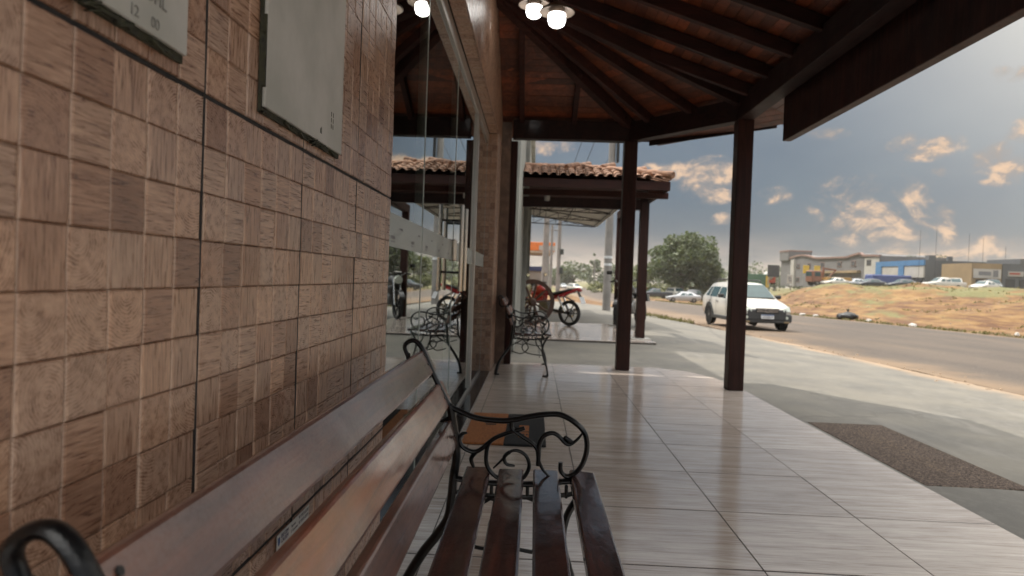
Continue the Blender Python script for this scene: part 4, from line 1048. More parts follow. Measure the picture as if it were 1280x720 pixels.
# dark lower cladding
cl = MB().bx(-.60, .60, -.055, .06, .33, .665, .03).bx(-.79, -.42, -.03, .14, .27, .53, .04).bx(.42, .79, -.03, .14, .27, .53, .04).bx(-.72, .72, -.035, .10, .24, .40, .03)
for s in (1, -1): cl.bx(min(s*.79, s*.835), max(s*.79, s*.835), .98, 3.0, .24, .36, .012)
cl.obj('bumper', 'car_clad', cw)
for s in (1, -1):
    for y in (.70, 3.18):
        arc = [(s*.818, y+.43*cos(a), .31+.43*sin(a)) for a in [pi*k/12 for k in range(13)]]
        am = MB()
        for p, q in zip(arc, arc[1:]): am.beam(p, q, .06, .085, .004, (Vector(p)-Vector((p[0], y, .31))).normalized())
        am.obj('wheel_arch', 'car_clad', cw)
        MB().lathe([(.0, -.02), (.385, -.02), (.385, .02), (0, .02)], (s*.806, y, .34), 24, Matrix.Rotation(pi/2, 3, 'Y')).obj('wheel_well', 'car_trim', cw)
    MB().prism([(s*.49, -.075, .60), (s*.745, .02, .61), (s*.80, .21, .75), (s*.72, .10, .775), (s*.53, -.02, .715)], (s*.0, .06, -.01)).obj('headlight', 'headlamp', cw)
    MB().lathe([(0, -.02), (.05, -.02), (.055, .0), (0, .01)], (s*.62, -.028, .415), 14, Matrix.Rotation(pi/2, 3, 'X')).obj('fog_light', 'headlamp', cw, 40)
    MB().bx(min(s*.53, s*.70), max(s*.53, s*.70), -.045, -.01, .255, .305, .006).obj('bumper_insert', 'build_beige', cw)
    m__ = MB().box((s*.95, 1.52, 1.03), (.20, .10, .13), .03).beam((s*.80, 1.5, .97), (s*.88, 1.52, 1.0), .04, .04).obj('door_mirror', 'car_trim', cw)
    MB().tube(spline([(s*.50, 1.95, 1.50), (s*.51, 2.05, 1.56), (s*.51, 2.8, 1.575), (s*.51, 3.35, 1.555), (s*.50, 3.5, 1.49)], 5), .024, 8).obj('roof_rail', 'car_trim', cw, 50)
    MB().bx(min(s*.815, s*.835), max(s*.815, s*.835), 2.22, 2.38, .80, .83, .006).bx(min(s*.815, s*.835), max(s*.815, s*.835), 3.08, 3.24, .81, .84, .006).obj('door_handle', 'car_trim', cw)
    MB().bx(min(s*.8205, s*.8235), max(s*.8205, s*.8235), 2.45, 2.462, .40, .90).bx(min(s*.8205, s*.8235), max(s*.8205, s*.8235), 1.38, 1.392, .40, .88).obj('door_gap', 'car_trim', cw)
gr = MB().bx(-.36, .36, -.062, -.03, .545, .70, .01).obj('grille', 'car_trim', cw)
gm = MB()
for z in (.60, .655):
    for k in range(12):
        if k not in (5, 6): gm.bx(-.33+.055*k, -.285+.055*k, -.072, -.060, z-.013, z+.013)
gm.obj('grille_bar', 'chrome', gr)
MB().lathe([(.052, -.01), (.068, -.01), (.068, .008), (.052, .008), (.052, -.01)], (0, -.072, .63), 24, Matrix.Rotation(pi/2, 3, 'X')).beam((-.035, -.074, .665), (0, -.074, .585), .012, .012, 0).beam((.035, -.074, .665), (0, -.074, .585), .012, .012, 0).obj('emblem', 'chrome', gr)
npl = MB().bx(-.20, .20, -.082, -.068, .375, .505, .003).obj('number_plate', 'num_plate', cw)
MB().bx(-.198, .198, -.0845, -.082, .478, .503).obj('plate_band', 'print_blue', npl)
o = link('lettering', text_mesh('MUJ0E59', .085, 'print_grey', .001, 'CENTER'), npl); frame_obj(o, (0, -.084, .395), (1, 0, 0), (0, 0, 1))
MB().tube([(.1, 1.95, 1.50), (.1, 2.3, 1.62)], .004, 5).obj('aerial', 'car_trim', cw)
wheels(cw, (.70, 3.18), .735, .325, .20)

SED = [(0, .35, .56, .60, .6, .68, .5), (.15, .24, .68, .74, .76, .82, .62), (.95, .22, .84, .90, .8, .86, .68), (1.15, .22, .86, .93, .8, .86, .70), (1.85, .22, .90, 1.38, .8, .86, .58), (2.7, .22, .92, 1.43, .8, .86, .58), (3.25, .24, .93, 1.36, .8, .86, .56), (3.85, .26, .95, 1.02, .8, .85, .66), (4.3, .34, .92, .98, .74, .82, .62), (4.4, .42, .82, .86, .7, .76, .55)]
SUV = [(0, .45, .70, .75, .65, .72, .58), (.15, .35, .86, .92, .8, .85, .70), (1.0, .32, 1.02, 1.10, .84, .9, .76), (1.1, .32, 1.04, 1.12, .84, .9, .76), (1.6, .32, 1.08, 1.66, .84, .9, .66), (2.6, .32, 1.1, 1.74, .84, .9, .67), (3.9, .34, 1.1, 1.70, .84, .9, .66), (4.25, .4, 1.1, 1.2, .82, .88, .7), (4.35, .5, 1.0, 1.06, .78, .84, .66)]
PIC = [(0, .45, .70, .75, .65, .72, .58), (.15, .36, .86, .92, .8, .85, .70), (1.15, .32, 1.02, 1.08, .84, .9, .76), (1.25, .32, 1.03, 1.1, .84, .9, .76), (1.85, .32, 1.06, 1.62, .84, .9, .64), (2.6, .32, 1.08, 1.66, .84, .9, .65), (3.0, .32, 1.08, 1.60, .84, .9, .65), (3.12, .32, 1.05, 1.06, .84, .9, .80), (4.9, .36, 1.05, 1.07, .84, .9, .80), (5.0, .42, 1.0, 1.02, .82, .88, .78)]
def car(st, label, cat, x, y, rz, paint, kind='sedan', group='cars parked across the road', s=1.0, z=None):
    zz = surf(x, y) if z is None else z
    t = thing({'sedan': 'sedan_car', 'suv': 'suv_car', 'pickup': 'pickup_truck'}[kind], label, cat, (x, y, zz), rz, group); t.scale = (s, s, s)
    loft_body(st, 'body', paint, t)
    if kind == 'sedan': side_window(st, [[(1.68, .06), (2.32, .06), (2.32, .9), (1.95, .9)], [(2.40, .06), (3.35, .08), (3.12, .9), (2.40, .9)]], t); glass_front(st, 3, t); glass_front(st, 6, t); ax = (.78, 3.45); r = .31
    elif kind == 'suv': side_window(st, [[(1.5, .06), (2.3, .06), (2.3, .92), (1.75, .92)], [(2.4, .06), (3.2, .06), (3.2, .92), (2.4, .92)], [(3.3, .06), (3.95, .08), (3.8, .92), (3.3, .92)]], t); glass_front(st, 3, t); ax = (.85, 3.4); r = .36
    else: side_window(st, [[(1.7, .06), (2.3, .06), (2.3, .92), (1.95, .92)], [(2.4, .06), (2.98, .06), (2.95, .92), (2.4, .92)]], t); glass_front(st, 3, t); ax = (.9, 3.9); r = .36; MB().bx(-.72, .72, 3.2, 4.85, 1.0655, 1.083).obj('load_bed', 'car_trim', t)
    L = st[-1][0]
    for sg in (1, -1):
        MB().bx(min(sg*.42, sg*.70), max(sg*.42, sg*.70), .02, .14, .62*(1 if kind == 'sedan' else 1.2), .72*(1 if kind == 'sedan' else 1.2), .02).obj('headlight', 'headlamp', t)
        MB().bx(min(sg*.52, sg*.72), max(sg*.52, sg*.72), L-.12, L+.01, .72, .84, .02).obj('tail_light', 'tail_red', t)
    MB().bx(-.66, .66, -.02, .1, .36, .48, .03).bx(-.68, .68, L-.08, L+.03, .42, .55, .03).obj('bumper', 'car_clad', t)
    wheels(t, ax, st[2][5]-.08, r)
    return t
car(SED, 'silver-white sedan parked side-on on the sand across the road', 'car', 17.3, 88.5, -pi/2-.06, 'car_silver')
car(PIC, 'dark blue pickup with an open bed parked behind the white sedan', 'pickup', 17.2, 109, -pi/2+.05, 'car_dark', 'pickup')
car(SUV, 'dark off-roader parked under the big tree beside a white truck', 'car', 26.0, 107, pi-.5, 'car_dark', 'suv')
car(SUV, 'white high-roofed vehicle standing behind the sedan under the tree', 'car', 24.9, 113, .3, 'car_white', 'suv', s=1.05)
car(SED, 'white car driving far away down the road', 'car', 8.6, 190, .1, 'car_silver', group='cars far down the road')
car(SUV, 'second pale car far away beside the concrete utility pole', 'car', 10.2, 150, .5, 'car_white', 'suv', group='cars far down the road')
zP = 1.42
car(PIC, 'white pickup on the bank in front of the slate grey wall', 'pickup', 51.4, 90.5, -pi/2, 'car_white', 'pickup', z=zP)
car(SED, 'white sedan on the bank in front of the beige shop', 'car', 57.6, 90, -pi/2+.5, 'car_white', z=zP)
car(SUV, 'small white vehicle between the pickup and the sedan before the shops', 'car', 56.9, 93, -.6, 'car_white', 'suv', z=zP)
car(SED, 'white and red car on the bank beside the yellow crane truck', 'car', 44.8, 106, -pi/2+.35, 'car_white', z=zP)
car(SED, 'silver car on the bank behind the white and red one', 'car', 49.5, 110, -pi/2+.2, 'car_silver', z=zP)
car(SED, 'black sedan before the blue shop, nearer its grey side wall', 'car', 51.0, 99, -pi/2, 'car_dark', z=zP)
car(SED, 'black sedan before the blue shop, nearer the blue tarpaulin', 'car', 49.6, 105, -pi/2+.2, 'car_dark', z=zP)
car(SUV, 'dark car in front of the slate grey shop with the red and white sign', 'car', 61.6, 91.8, -.4, 'car_dark', 'suv', z=zP)

# crane truck
ct = thing('crane_truck', 'yellow and orange crane truck on the earth bank', 'truck', (43.2, 107.5, zP), -pi/2+.1)
MB().bx(-1.1, 1.1, 1.8, 6.5, .9, 1.15, .03).bx(-1.1, 1.1, 2.4, 6.4, 1.15, 1.45, .03).obj('flatbed', 'machine_yellow', ct)
MB().bx(-1.1, 1.1, 0, 1.6, .6, 2.4, .12).obj('cab', 'machine_orange', ct); MB().bx(-.9, .9, -.02, .02, 1.5, 2.2).bx(1.09, 1.11, .4, 1.3, 1.5, 2.2).bx(-1.11, -1.09, .4, 1.3, 1.5, 2.2).obj('cab_window', 'car_glass', ct)
MB().beam((0, 2.2, 1.4), (0, 2.4, 2.9), .3, .3).beam((0, 2.3, 2.8), (0, 4.4, 2.6), .22, .25).beam((0, 4.4, 2.6), (0, 3.4, 1.6), .16, .18).obj('crane_arm', 'machine_orange', ct)
wheels(ct, (.9, 3.9, 5.4), .95, .48, .28)
tb = thing('tarpaulin_trailer', 'low trailer under a dark blue tarpaulin before the blue shop', 'trailer', (54.0, 109, zP), -pi/2+.15)
MB().box((0, 2.5, 1.5), (2.2, 7.0, 1.3), .15, None, (.9, .96)).obj('tarpaulin', 'tarp_blue', tb); MB().bx(-1.1, 1.1, -1.2, 6.2, .6, .86, .02).obj('trailer_bed', 'car_trim', tb); wheels(tb, (3.6, 4.8), .95, .45, .25)
mx = thing('cement_mixer', 'red and white machine beside the dark hoarding on the bank', 'machine', (40.6, 118, zP), .2)
MB().lathe([(0, -1.1), (.5, -1.0), (.9, -.2), (.8, .5), (.4, 1.2), (0, 1.2)], (0, 0, 1.5), 16, Matrix.Rotation(1.2, 3, 'Y')).obj('drum', 'build_white', mx, 40); MB().bx(-.9, .9, -.7, .7, .25, .8, .05).bx(.3, .9, -.71, .71, .8, 1.7, .05).obj('chassis', 'sign_red', mx); wheels(mx, (-.4, .4), .8, .32)

# ------------------------------------------------------------------ far buildings
def bld(name, label, loc): return thing(name, label, 'building', loc)
# long grey two-storey building with curved gables, facade facing the road (-X)
b = bld('grey_building', 'long grey two-storey building with a wavy brown parapet', (61, 145, zP))
def LB(mb, name, mat, T, par): o = mb.obj(name, mat, par); o.location = -Vector(T.location); return o
prof = []
for k in range(41):
    y = 121+48*k/40; z = 7.1+.75*max(0, sin((y-121)/48*pi*3.2+.5))**1.0*(1 if y > 128 else .3)+(y-121)/48*.9; prof.append((y, z))
LB(MB().prism([(61, 121, zP)]+[(61, y, z) for y, z in prof]+[(61, 169, zP)], (12, 0, 0)), 'wall', 'build_grey', b, b)
pm = MB()
for (y0, z0), (y1, z1) in zip(prof, prof[1:]): pm.beam((60.95, y0, z0), (60.95, y1, z1), .5, .38, 0)
LB(pm, 'parapet', 'build_trim', b, b)
LB(MB().bx(60.5, 66, 163, 168.8, 7.5, 9.6, .05), 'tower', 'build_grey', b, b); LB(MB().bx(60.4, 66.1, 162.9, 168.9, 9.6, 10.0, .03), 'tower_cap', 'build_trim', b, b)
LB(MB().bx(60.55, 61.02, 159.5, 161.5, zP, 7.6), 'pilaster', 'build_white', b, b)
LB(MB().bx(60.2, 60.98, 128, 150, 4.25, 4.7), 'string_course', 'build_beige', b, b)
for yy in (124, 130, 136, 144, 151, 157):
    for z0 in (2.4, 5.5):
        fr_ = LB(MB().bx(60.90, 61.01, yy, yy+1.8, z0, z0+1.1), 'window', 'build_trim', b, b); MB().bx(60.88, 60.92, yy+.12, yy+1.68, z0+.12, z0+.98).obj('pane', 'window_dark', fr_)
LB(MB().bx(60.90, 61.0, 121.2, 126.5, 2.0, 7.0), 'white_front', 'build_white', b, b)
b2 = bld('blue_shop', 'low shop with a bright blue front and slate grey side wall', (60, 114, zP))
LB(MB().bx(60.3, 70, 106, 120.6, zP, 6.0), 'wall', 'build_slate', b2, b2); LB(MB().bx(60.0, 60.29, 106.0, 120.6, 5.2, 6.05).bx(60.0, 60.29, 118.6, 120.6, zP, 5.2).bx(60.0, 60.29, 111.6, 113.2, zP, 5.2), 'blue_fascia', 'build_blue', b2, b2)
LB(MB().bx(60.1, 60.29, 106.1, 111.5, 3.3, 5.15).bx(60.1, 60.29, 113.3, 118.5, 3.3, 5.15), 'upper_panel', 'build_white', b2, b2)
for yy in (106.6, 108.8, 113.6, 115.8): LB(MB().bx(60.14, 60.29, yy, yy+1.9, zP+.05, 3.2), 'shop_window', 'window_dark', b2, b2)
LB(MB().bx(61, 62, 106.4, 107.4, 6.0, 6.8), 'chimney', 'build_slate', b2, b2); LB(MB().bx(64, 64.7, 106.5, 107, 6, 6.7), 'chimney', 'build_slate', b2, b2)
b3 = bld('beige_shop', 'beige shop with a white sign above its entrance', (64, 98, zP))
LB(MB().bx(61.6, 65.75, 97, 104, zP, 5.4), 'wall', 'build_beige', b3, b3); sg = LB(MB().bx(61.8, 65.6, 96.86, 96.98, 3.3, 4.6), 'sign_board', 'build_white', b3, b3)
MB().bx(62.5, 64.2, 96.84, 96.859, 3.7, 4.25).bx(64.5, 65.2, 96.84, 96.859, 3.5, 4.45).obj('sign_print', 'print_grey', sg); LB(MB().bx(62.2, 63.6, 96.92, 96.99, zP+.02, 3.1).bx(64, 65.3, 96.92, 96.99, zP+.02, 3.1), 'shop_window', 'window_dark', b3, b3)
b4 = bld('slate_shop', 'dark slate shop with a small red and white sign', (67, 98, zP))
LB(MB().bx(65.85, 69.9, 97, 104, zP, 5.45).bx(68.2, 69.9, 96.9, 104, 5.46, 6.2), 'wall', 'build_slate', b4, b4); sg = LB(MB().bx(66.6, 68.7, 96.86, 96.98, 3.7, 4.4), 'sign_board', 'build_white', b4, b4)
MB().bx(66.75, 68.2, 96.84, 96.859, 3.95, 4.2).obj('sign_print', 'sign_red', sg); LB(MB().bx(66.3, 67.6, 96.92, 96.99, zP+.02, 3.3).bx(68.2, 69.4, 96.92, 96.99, zP+.02, 3.3), 'shop_window', 'window_dark', b4, b4)
b5 = bld('yellow_shop', 'pale yellow shop at the right-hand end of the row', (73, 98, zP))
LB(MB().bx(70.0, 78, 96.5, 104, zP, 5.3), 'wall', 'build_yellow', b5, b5); LB(MB().bx(70.6, 72, 96.42, 96.49, zP+.02, 3.4), 'shop_window', 'window_dark', b5, b5)
for x, y, h in ((56.5, 106.3, 11), (60.2, 107, 10.4), (64.5, 104.5, 10.2), (70.5, 103, 8.2)):
    pass
# signs and hoardings on the bank
hd = thing('hoarding', 'dark billboard on two posts beside the grey building', 'billboard', (39.6, 113, 1.3), .1)
MB().bx(-1.0, 1.0, -.06, .06, 1.35, 3.35, .02).obj('board', 'hoarding', hd); MB().bx(-.9, -.78, -.05, .05, 0, 1.34).bx(.78, .9, -.05, .05, 0, 1.34).obj('leg', 'pole_concrete', hd)
MB().bx(-.92, .92, -.075, -.062, 1.45, 3.25).obj('board_face', 'window_dark', hd)
ws = thing('site_sign', 'white lettered site sign standing by the crane truck', 'sign', (41.2, 110, 1.35), .1)
MB().bx(-.45, .45, -.03, .03, .3, 1.75, .01).obj('board', 'build_white', ws); MB().bx(-.3, .25, -.037, -.031, 1.0, 1.15).bx(-.3, .1, -.037, -.031, 1.25, 1.4).bx(-.2, .3, -.037, -.031, .7, .85).obj('sign_print', 'print_grey', ws); MB().bx(-.4, -.34, -.02, .02, 0, .3).bx(.34, .4, -.02, .02, 0, .3).obj('leg', 'pole_concrete', ws)
for k, (x, lb) in enumerate(((47.7, 'yellow square banner above the crane truck, next to the white gap'), (49.6, 'yellow square banner above the silver car, farther along the wall'))):
    t = thing('banner', lb, 'banner', (x, 120, zP), .3, 'yellow banners on the building')
    MB().bx(-.62, .62, -.03, .03, 2.2, 3.6, .01).obj('banner_cloth', 'sign_yellow', t); MB().bx(-.62, -.56, .031, .08, 0, 3.5).bx(.56, .62, .031, .08, 0, 3.5).obj('pole', 'pole_concrete', t)
gc = thing('green_container', 'green site container seen behind the white wagon', 'container', (37.6, 116, .9), .2)
MB().bx(-2, 2, -1, 1, 0, 2.2, .03).obj('container_box', 'green_paint', gc); MB().bx(1.4, 2.0, -1.05, -1.01, 0, 2.0).obj('container_door', 'sign_yellow', gc)

# ------------------------------------------------------------------ poles, wires, filling station
def pole(x, y, h, r, label, arms=0, z=None, lean=0):
    zz = surf(x, y)-.1 if z is None else z
    t = thing('utility_pole', label, 'utility pole', (x, y, zz), 0, 'utility poles along the road'); t.rotation_euler = (0, lean, 0)
    MB().lathe([(r, 0), (r*.97, h*.3), (r*.75, h)], n=14).obj('pole_shaft', 'pole_concrete', t, 40)
    if arms:
        for k in range(arms):
            MB().beam((-.9, 0, h-.5-.9*k), (.9, 0, h-.5-.9*k), .09, .09).obj('crossarm', 'pole_concrete', t)
            MB().lathe([(.03, 0), (.05, .06), (.03, .12)], (-.8, 0, h-.45-.9*k), 8).lathe([(.03, 0), (.05, .06), (.03, .12)], (.8, 0, h-.45-.9*k), 8).obj('insulator', 'black_metal', t)
    return t
up1 = pole(2.98, 27.6, 9.2, .165, 'thick pale concrete utility pole rising behind the tiled canopy', 2)
MB().box((.22, -.1, 6.6), (.10, .25, .9), .02).tube([(.19, -.17, 6.2), (.19, -.17, 7.6)], .03, 8).tube([(.17, 0, 7.2), (.9, 0, 7.8)], .025, 6).obj('pole_fitting', 'black_metal', up1)
MB().lathe([(.172, 1.95), (.174, 2.0), (.172, 2.05)], n=14).lathe([(.171, 2.25), (.173, 2.3), (.171, 2.35)], n=14).obj('pole_band', 'num_plate', up1)
pole(1.75, 50, 6.6, .16, 'slim pole with meter boxes, nearest of the poles by the filling station', 1)
MB().box((.22, -.1, 3.6), (.25, .2, .4), .02).box((.2, -.1, 2.2), (.25, .2, .5), .02).obj('meter_box', 'hoarding', bpy.data.objects['utility_pole.001'])
pole(1.62, 68, 7.2, .15, 'thin pole just left of the meter box pole', 1)
pole(.95, 62, 7.8, .32, 'broad grey pole behind the awning by the filling station', 0)
pole(2.4, 120, 8, .15, 'distant pole down the road beyond the filling station', 1)
pole(16.8, 190, 8.5, .15, 'faint distant pole in front of the far tree line', 1)
for x, y, h, lb in ((58.5, 104.5, 10.5, 'thin mast above the slate grey wall'), (61.2, 105, 10.8, 'tall thin mast behind the slate grey wall'), (66, 104.8, 10.2, 'thin mast behind the beige shop'), (68.0, 104.6, 9.6, 'thin mast behind the slate shop sign'), (71.5, 104.8, 8.4, 'short thin mast above the yellow shop')):
    t = thing('mast', lb, 'mast', (x, y, zP), 0, 'thin masts behind the shops'); MB().lathe([(.028, 0), (.018, h-zP)], n=8).obj('mast_shaft', 'wire_black', t)
def wire(a, b, sag, label, r=.012):
    a, b = Vector(a), Vector(b); pts = [a.lerp(b, k/16)-Vector((0, 0, sag*4*(k/16)*(1-k/16))) for k in range(17)]
    tag(MB().tube(pts, r, 5).obj('overhead_wire', 'wire_black'), label, 'wire', 'overhead wires between the poles')
for i, (dx, dz) in enumerate(((-.8, 0), (.8, 0), (-.5, -.9))):
    wire((2.98+dx, 27.6, 8.2+dz), (-3.2+dx*.3, 12, 8.0+dz), .5, ('outermost left black wire running from the thick pole over the canopy', 'black wire from the right end of the thick pole crossarm over the canopy', 'lower black wire from the thick pole over the canopy')[i])
    wire((2.98+dx, 27.6, 8.2+dz), (1.75+dx, 50, 5.4+dz*.3), .5, ('left wire sagging on from the thick pole to the slim pole', 'right wire sagging on from the thick pole to the slim pole', 'lower wire sagging on from the thick pole to the slim pole')[i])
wire((2.80, 27.5, 8.6), (2.1, 15.5, 4.4), .5, 'black drop wire with knots hanging beside the thick pole', .018)
gs = thing('filling_station', 'filling station canopy with an orange and white edge down the road', 'building', (-3, 80, surf(0, 80)))
zc = 3.4
GL = Vector(gs.location)
def GB(mb, name, mat): o = mb.obj(name, mat, gs); o.location = -GL; return o
GB(MB().bx(-11, 2.2, 76, 88, 4.15, 5.1, .02), 'canopy_edge', 'orange_sheet'); GB(MB().bx(-10.9, 2.1, 76.1, 87.9, 3.95, 4.14), 'canopy_soffit', 'canopy_white'); GB(MB().bx(.4, 2.23, 75.95, 75.995, 4.2, 4.75), 'white_panel', 'build_white')
GB(MB().bx(-7.2, -6.8, 78, 78.4, GL.z, 3.95).bx(-1.2, -.8, 78, 78.4, GL.z, 3.95).bx(-7.2, -6.8, 85, 85.4, GL.z, 3.95).bx(-1.2, -.8, 85, 85.4, GL.z, 3.95), 'column', 'build_white')
GB(MB().bx(-10, 1.6, 90, 96, GL.z, 2.0), 'kiosk', 'build_white'); GB(MB().bx(-10.05, 1.7, 89.9, 96.1, 2.01, 2.6), 'kiosk_fascia', 'tarp_blue')
# ------------------------------------------------------------------ vegetation
def foliage(clumps, n, leaf, seed, squash=.8):
    q = random.Random(seed); V = []; F = []
    for (cx_, cy_, cz_, cr) in clumps:
        for _ in range(n):
            d = Vector((q.gauss(0, 1), q.gauss(0, 1), q.gauss(0, 1))).normalized()*cr*q.uniform(.45, 1.08)
            c = Vector((cx_+d.x, cy_+d.y, cz_+d.z*squash)); a = Vector((q.gauss(0, 1), q.gauss(0, 1), q.gauss(0, .7))).normalized(); b = a.orthogonal().normalized()
            b = Matrix.Rotation(q.uniform(0, 6.28), 3, a) @ b; s = leaf*q.uniform(.6, 1.35); k = len(V)
            V += [c-a*s-b*s*.3, c+b*s*.55, c+a*s, c-b*s*.6]; F.append((k, k+1, k+2, k+3))
    return V, F
def tree(name, label, cat, loc, h, rad, mat, seed, leaf=.28, nclump=46, n=110, trunk=.3, crown_z=.30, group=None, cone=False):
    q = random.Random(seed); t = thing(name, label, cat, loc, 0, group); cl = []
    for _ in range(nclump):
        while True:
            p = Vector((q.uniform(-1, 1), q.uniform(-1, 1), q.uniform(-1, 1)))
            if .25 < p.length < 1: break
        zz = h*(crown_z+(1-crown_z)*(.5+.47*p.z)); k = 1.0
        if cone: k = max(.12, 1-(zz/h))*1.35
        elif p.z > 0: k = 1-.12*p.z
        cl.append((p.x*rad*k, p.y*rad*k, zz, rad*q.uniform(.20, .36)*(k if cone else 1)))
    V, F = foliage(cl, n, leaf, seed+1)
    me = bpy.data.meshes.new('crown'); me.from_pydata(V, [], F); me.materials.append(MATS[mat]); link('crown', me, t)
    mb = MB().tube(spline([(0, 0, -.1), (.05*h*.2, 0, h*.2), (-.02*h, .02*h, h*.45), (0, 0, h*.75)], 4), [trunk*(1-.8*i/12) for i in range(13)], 8)
    for c in cl[:9]: mb.tube([(0, 0, h*.28), (c[0]*.5, c[1]*.5, (h*.35+c[2])/2), (c[0], c[1], c[2])], [trunk*.4, trunk*.22, .03], 6)
    mb.obj('trunk', 'bark', t, 50); return t
tree('broadleaf_tree', 'big dense dark green tree standing alone across the road', 'tree', (25.6, 118, -1.5), 11.6, 5.6, 'leaf_green', 5, .30, 76, 190, .45, .18)
tree('broadleaf_tree', 'smaller tree leaning against the right flank of the big tree', 'tree', (31.0, 121, -1.2), 6.2, 3.0, 'leaf_green', 9, .30, 26, 110, .25, .2)
tree('broadleaf_tree', 'thin pale tree peeking out left of the big tree', 'tree', (21.0, 128, -1.5), 6.2, 2.2, 'leaf_olive', 15, .24, 18, 60, .2, .35)
specs = [(14, 240, 9, 7, 'leaf_far'), (22, 250, 13, 6, 'leaf_far'), (30, 245, 9, 7, 'leaf_far'), (36, 250, 9.5, 8, 'leaf_far'), (45, 255, 10, 8, 'leaf_far'), (8, 260, 7.5, 7, 'leaf_far'), (55, 240, 9, 8, 'leaf_far'), (66, 235, 9, 8, 'leaf_far'), (78, 240, 10, 9, 'leaf_far'), (92, 245, 10, 9, 'leaf_far')]
fl = ['low rounded tree far off above the distant cars', 'tall pointed dark tree on the far skyline', 'broad tree just right of the pointed one on the skyline', 'hazy tree behind the thick utility pole', 'hazy tree behind the black motorcycle', 'low tree at the road end, leftmost of the skyline', 'distant tree behind the dark pickup', 'distant tree behind the big dark green tree', 'distant tree right of the big dark tree', 'distant tree above the white wagon']
for i, (x, y, h, r_, mm) in enumerate(specs):
    tree('skyline_tree', fl[i], 'tree', (x, y, -1.7), h, r_, mm, 40+i, .5, 30, 60, .3, .05, 'trees on the far skyline', cone=(i == 1))
bs = [(21.5, 124, 2.4, 'leaf_olive', 'yellow-green bush behind the dark pickup'), (25.5, 123, 2.8, 'leaf_olive', 'loose olive bush at the foot of the big tree'), (30.5, 119, 2.4, 'leaf_olive', 'dry bush right of the dark off-roader'), (33.0, 118, 2.6, 'leaf_olive', 'rust-tinged bush just left of the white wagon'), (35, 117, 3.0, 'leaf_olive', 'bush behind the roof of the white wagon'), (18.3, 122, 2.8, 'leaf_olive', 'tall scrub left of the big tree'), (14.0, 140, 2.4, 'leaf_olive', 'scrub beside the far road, below the skyline'), (70, 125, 3.4, 'leaf_green', 'green treetop showing over the blue shop')]
for i, (x, y, r_, mm, lb) in enumerate(bs):
    t = thing('bush', lb, 'bush', (x, y, surf(x, y) if i < 7 else 4.4), 0, 'bushes across the road'); q = random.Random(80+i)
    cl = [(q.uniform(-1, 1)*r_, q.uniform(-1, 1)*r_*.8, q.uniform(.2, .75)*r_, r_*q.uniform(.25, .5)) for _ in range(12)]
    V, F = foliage(cl, 90, .20, 200+i); me = bpy.data.meshes.new('foliage'); me.from_pydata(V, [], F); me.materials.append(MATS[mm]); link('foliage', me, t)
    MB().tube([(0, 0, -.1), (0, 0, r_*.6)], [.08, .03], 6).obj('stem', 'bark', t)
# grass tufts on bank and verge: nobody could count them
q = random.Random(4); V = []; F = []
def tuft(x, y, hgt, nb_=5):
    z = surf(x, y)-.03
    for _ in range(nb_):
        a = q.uniform(0, 6.28); k = len(V); dx, dy = cos(a)*.10*hgt*4, sin(a)*.10*hgt*4; b = Vector((-sin(a), cos(a), 0))*.02*(1+y/50); p = Vector((x+q.uniform(-.1, .1), y+q.uniform(-.1, .1), z))
        V.extend([p-b, p+b, p+Vector((dx, dy, hgt*q.uniform(.6, 1.2)))]); F.append((k, k+1, k+2))
for _ in range(12000):
    x = q.uniform(17.2, 40); y = q.uniform(16, 120)
    if mnoise.noise((x*.28, y*.13, 4))+.25*mnoise.noise((x*.9, y*.6, 2))+(.12 if surf(x, y) > .5 else 0) > .24: tuft(x, y, q.uniform(.05, .17))
for _ in range(130):
    y = q.uniform(24, 31); tuft(5.3+q.gauss(0, .35), y, q.uniform(.08, .2))
for _ in range(1400): tuft(17.1+abs(q.gauss(0, .35)), q.uniform(18, 95), q.uniform(.06, .16))
me = bpy.data.meshes.new('grass'); me.from_pydata(V, [], F); me.materials.append(MATS['grass_blade']); link('grass', me, kind='stuff')
# stones and crumbs on the dirt
V = []; mb = MB()
for _ in range(700):
    u = q.random(); x = (6.0+q.gauss(0, .3)) if u < .45 else q.uniform(17, 32); y = q.uniform(6, 32) if u < .45 else q.uniform(18, 90); s = q.uniform(.012, .05)*(1 if u < .45 else 2.4)
    z = (surf(x, y) if x < 6 or x > 17 else zroad(y))+s*.25; mb.box((x, y, z), (s, s*q.uniform(.6, 1.2), s*.6), 0, Matrix.Rotation(q.uniform(0, 3), 3, 'Z'), (.6, .6))
mb.obj('gravel', 'stone', kind='stuff')
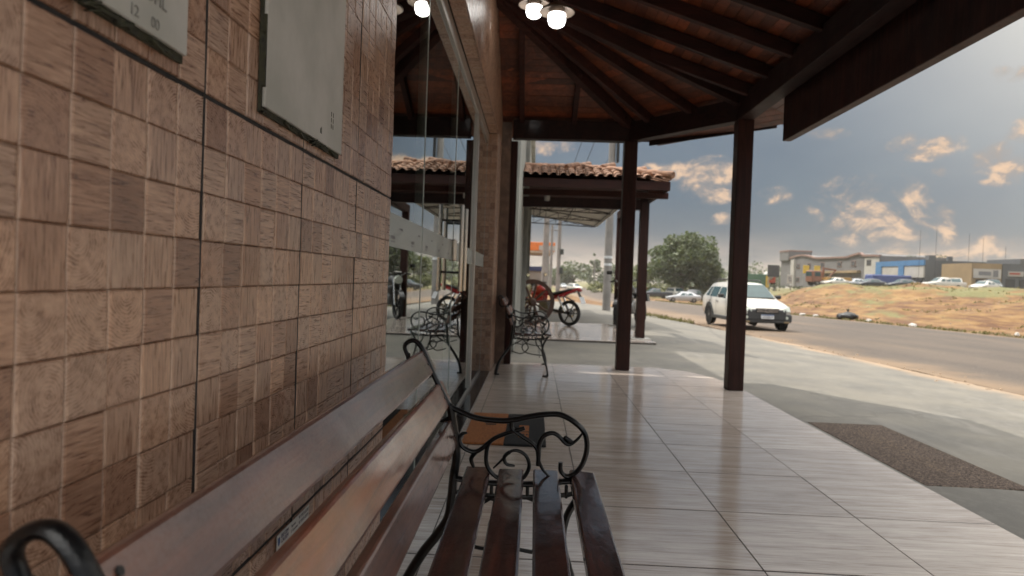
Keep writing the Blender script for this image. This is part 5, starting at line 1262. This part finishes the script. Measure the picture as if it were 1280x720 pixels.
# rubbish bag and litter by the far verge
t = thing('rubbish_bag', 'black rubbish bag lying on the orange dirt verge', 'rubbish bag', (17.6, 38.2, surf(17.6, 38.2)-.03))
bm = bmesh.new(); bmesh.ops.create_icosphere(bm, subdivisions=3, radius=.42)
for v_ in bm.verts:
    n_ = mnoise.noise(v_.co*5); v_.co *= 1+.28*n_; v_.co.x *= 1.35; v_.co.z = max(-.2, v_.co.z*.62)
    if v_.co.z > .16: v_.co.x *= .8
for v_ in bm.verts: v_.co.z += .2
me = bpy.data.meshes.new('bag'); bm.to_mesh(me); bm.free(); me.materials.append(MATS['rubbish_black']); me.shade_smooth(); link('bag', me, t)
MB().lathe([(.05, .42), (.03, .50), (.09, .60)], n=8).obj('knot', 'rubbish_black', t)
ll = ['white litter scrap left of the black rubbish bag', 'second white scrap just left of the black bag', 'pale litter scrap right of the black bag', 'flat white litter scrap farther right along the verge', 'small white scrap at the far right of the verge']
for i, (x, y, s) in enumerate(((17.2, 43.5, .25), (17.2, 41.5, .22), (17.5, 35.6, .22), (17.2, 31.0, .32), (17.6, 25.0, .14))):
    t = tag(MB().box((0, 0, .06), (s*1.5, s, .12), .02, Matrix.Rotation(.3*i, 3, 'Z') @ Matrix.Rotation(.15, 3, 'X'), (.7, .6)).obj('litter', 'litter_white', None, None, (x, y, surf(x, y)+.02)), ll[i], 'litter', 'litter along the far verge')

# ------------------------------------------------------------------ dusty air
m = bpy.data.materials.new('dusty_air'); m.use_nodes = True; nt_ = m.node_tree
for n_ in list(nt_.nodes):
    if n_.type != 'OUTPUT_MATERIAL': nt_.nodes.remove(n_)
pv = nt_.nodes.new('ShaderNodeVolumePrincipled'); pv.inputs['Color'].default_value = (.92, .90, .87, 1); pv.inputs['Density'].default_value = .0003
nt_.links.new(pv.outputs[0], nt_.nodes['Material Output'].inputs['Volume'])
MATS['dusty_air'] = m
MB().bx(-1250, 1600, -350, 1800, -5, 20).obj('haze', 'dusty_air', kind='stuff')
SC.cycles.volume_bounces = 1
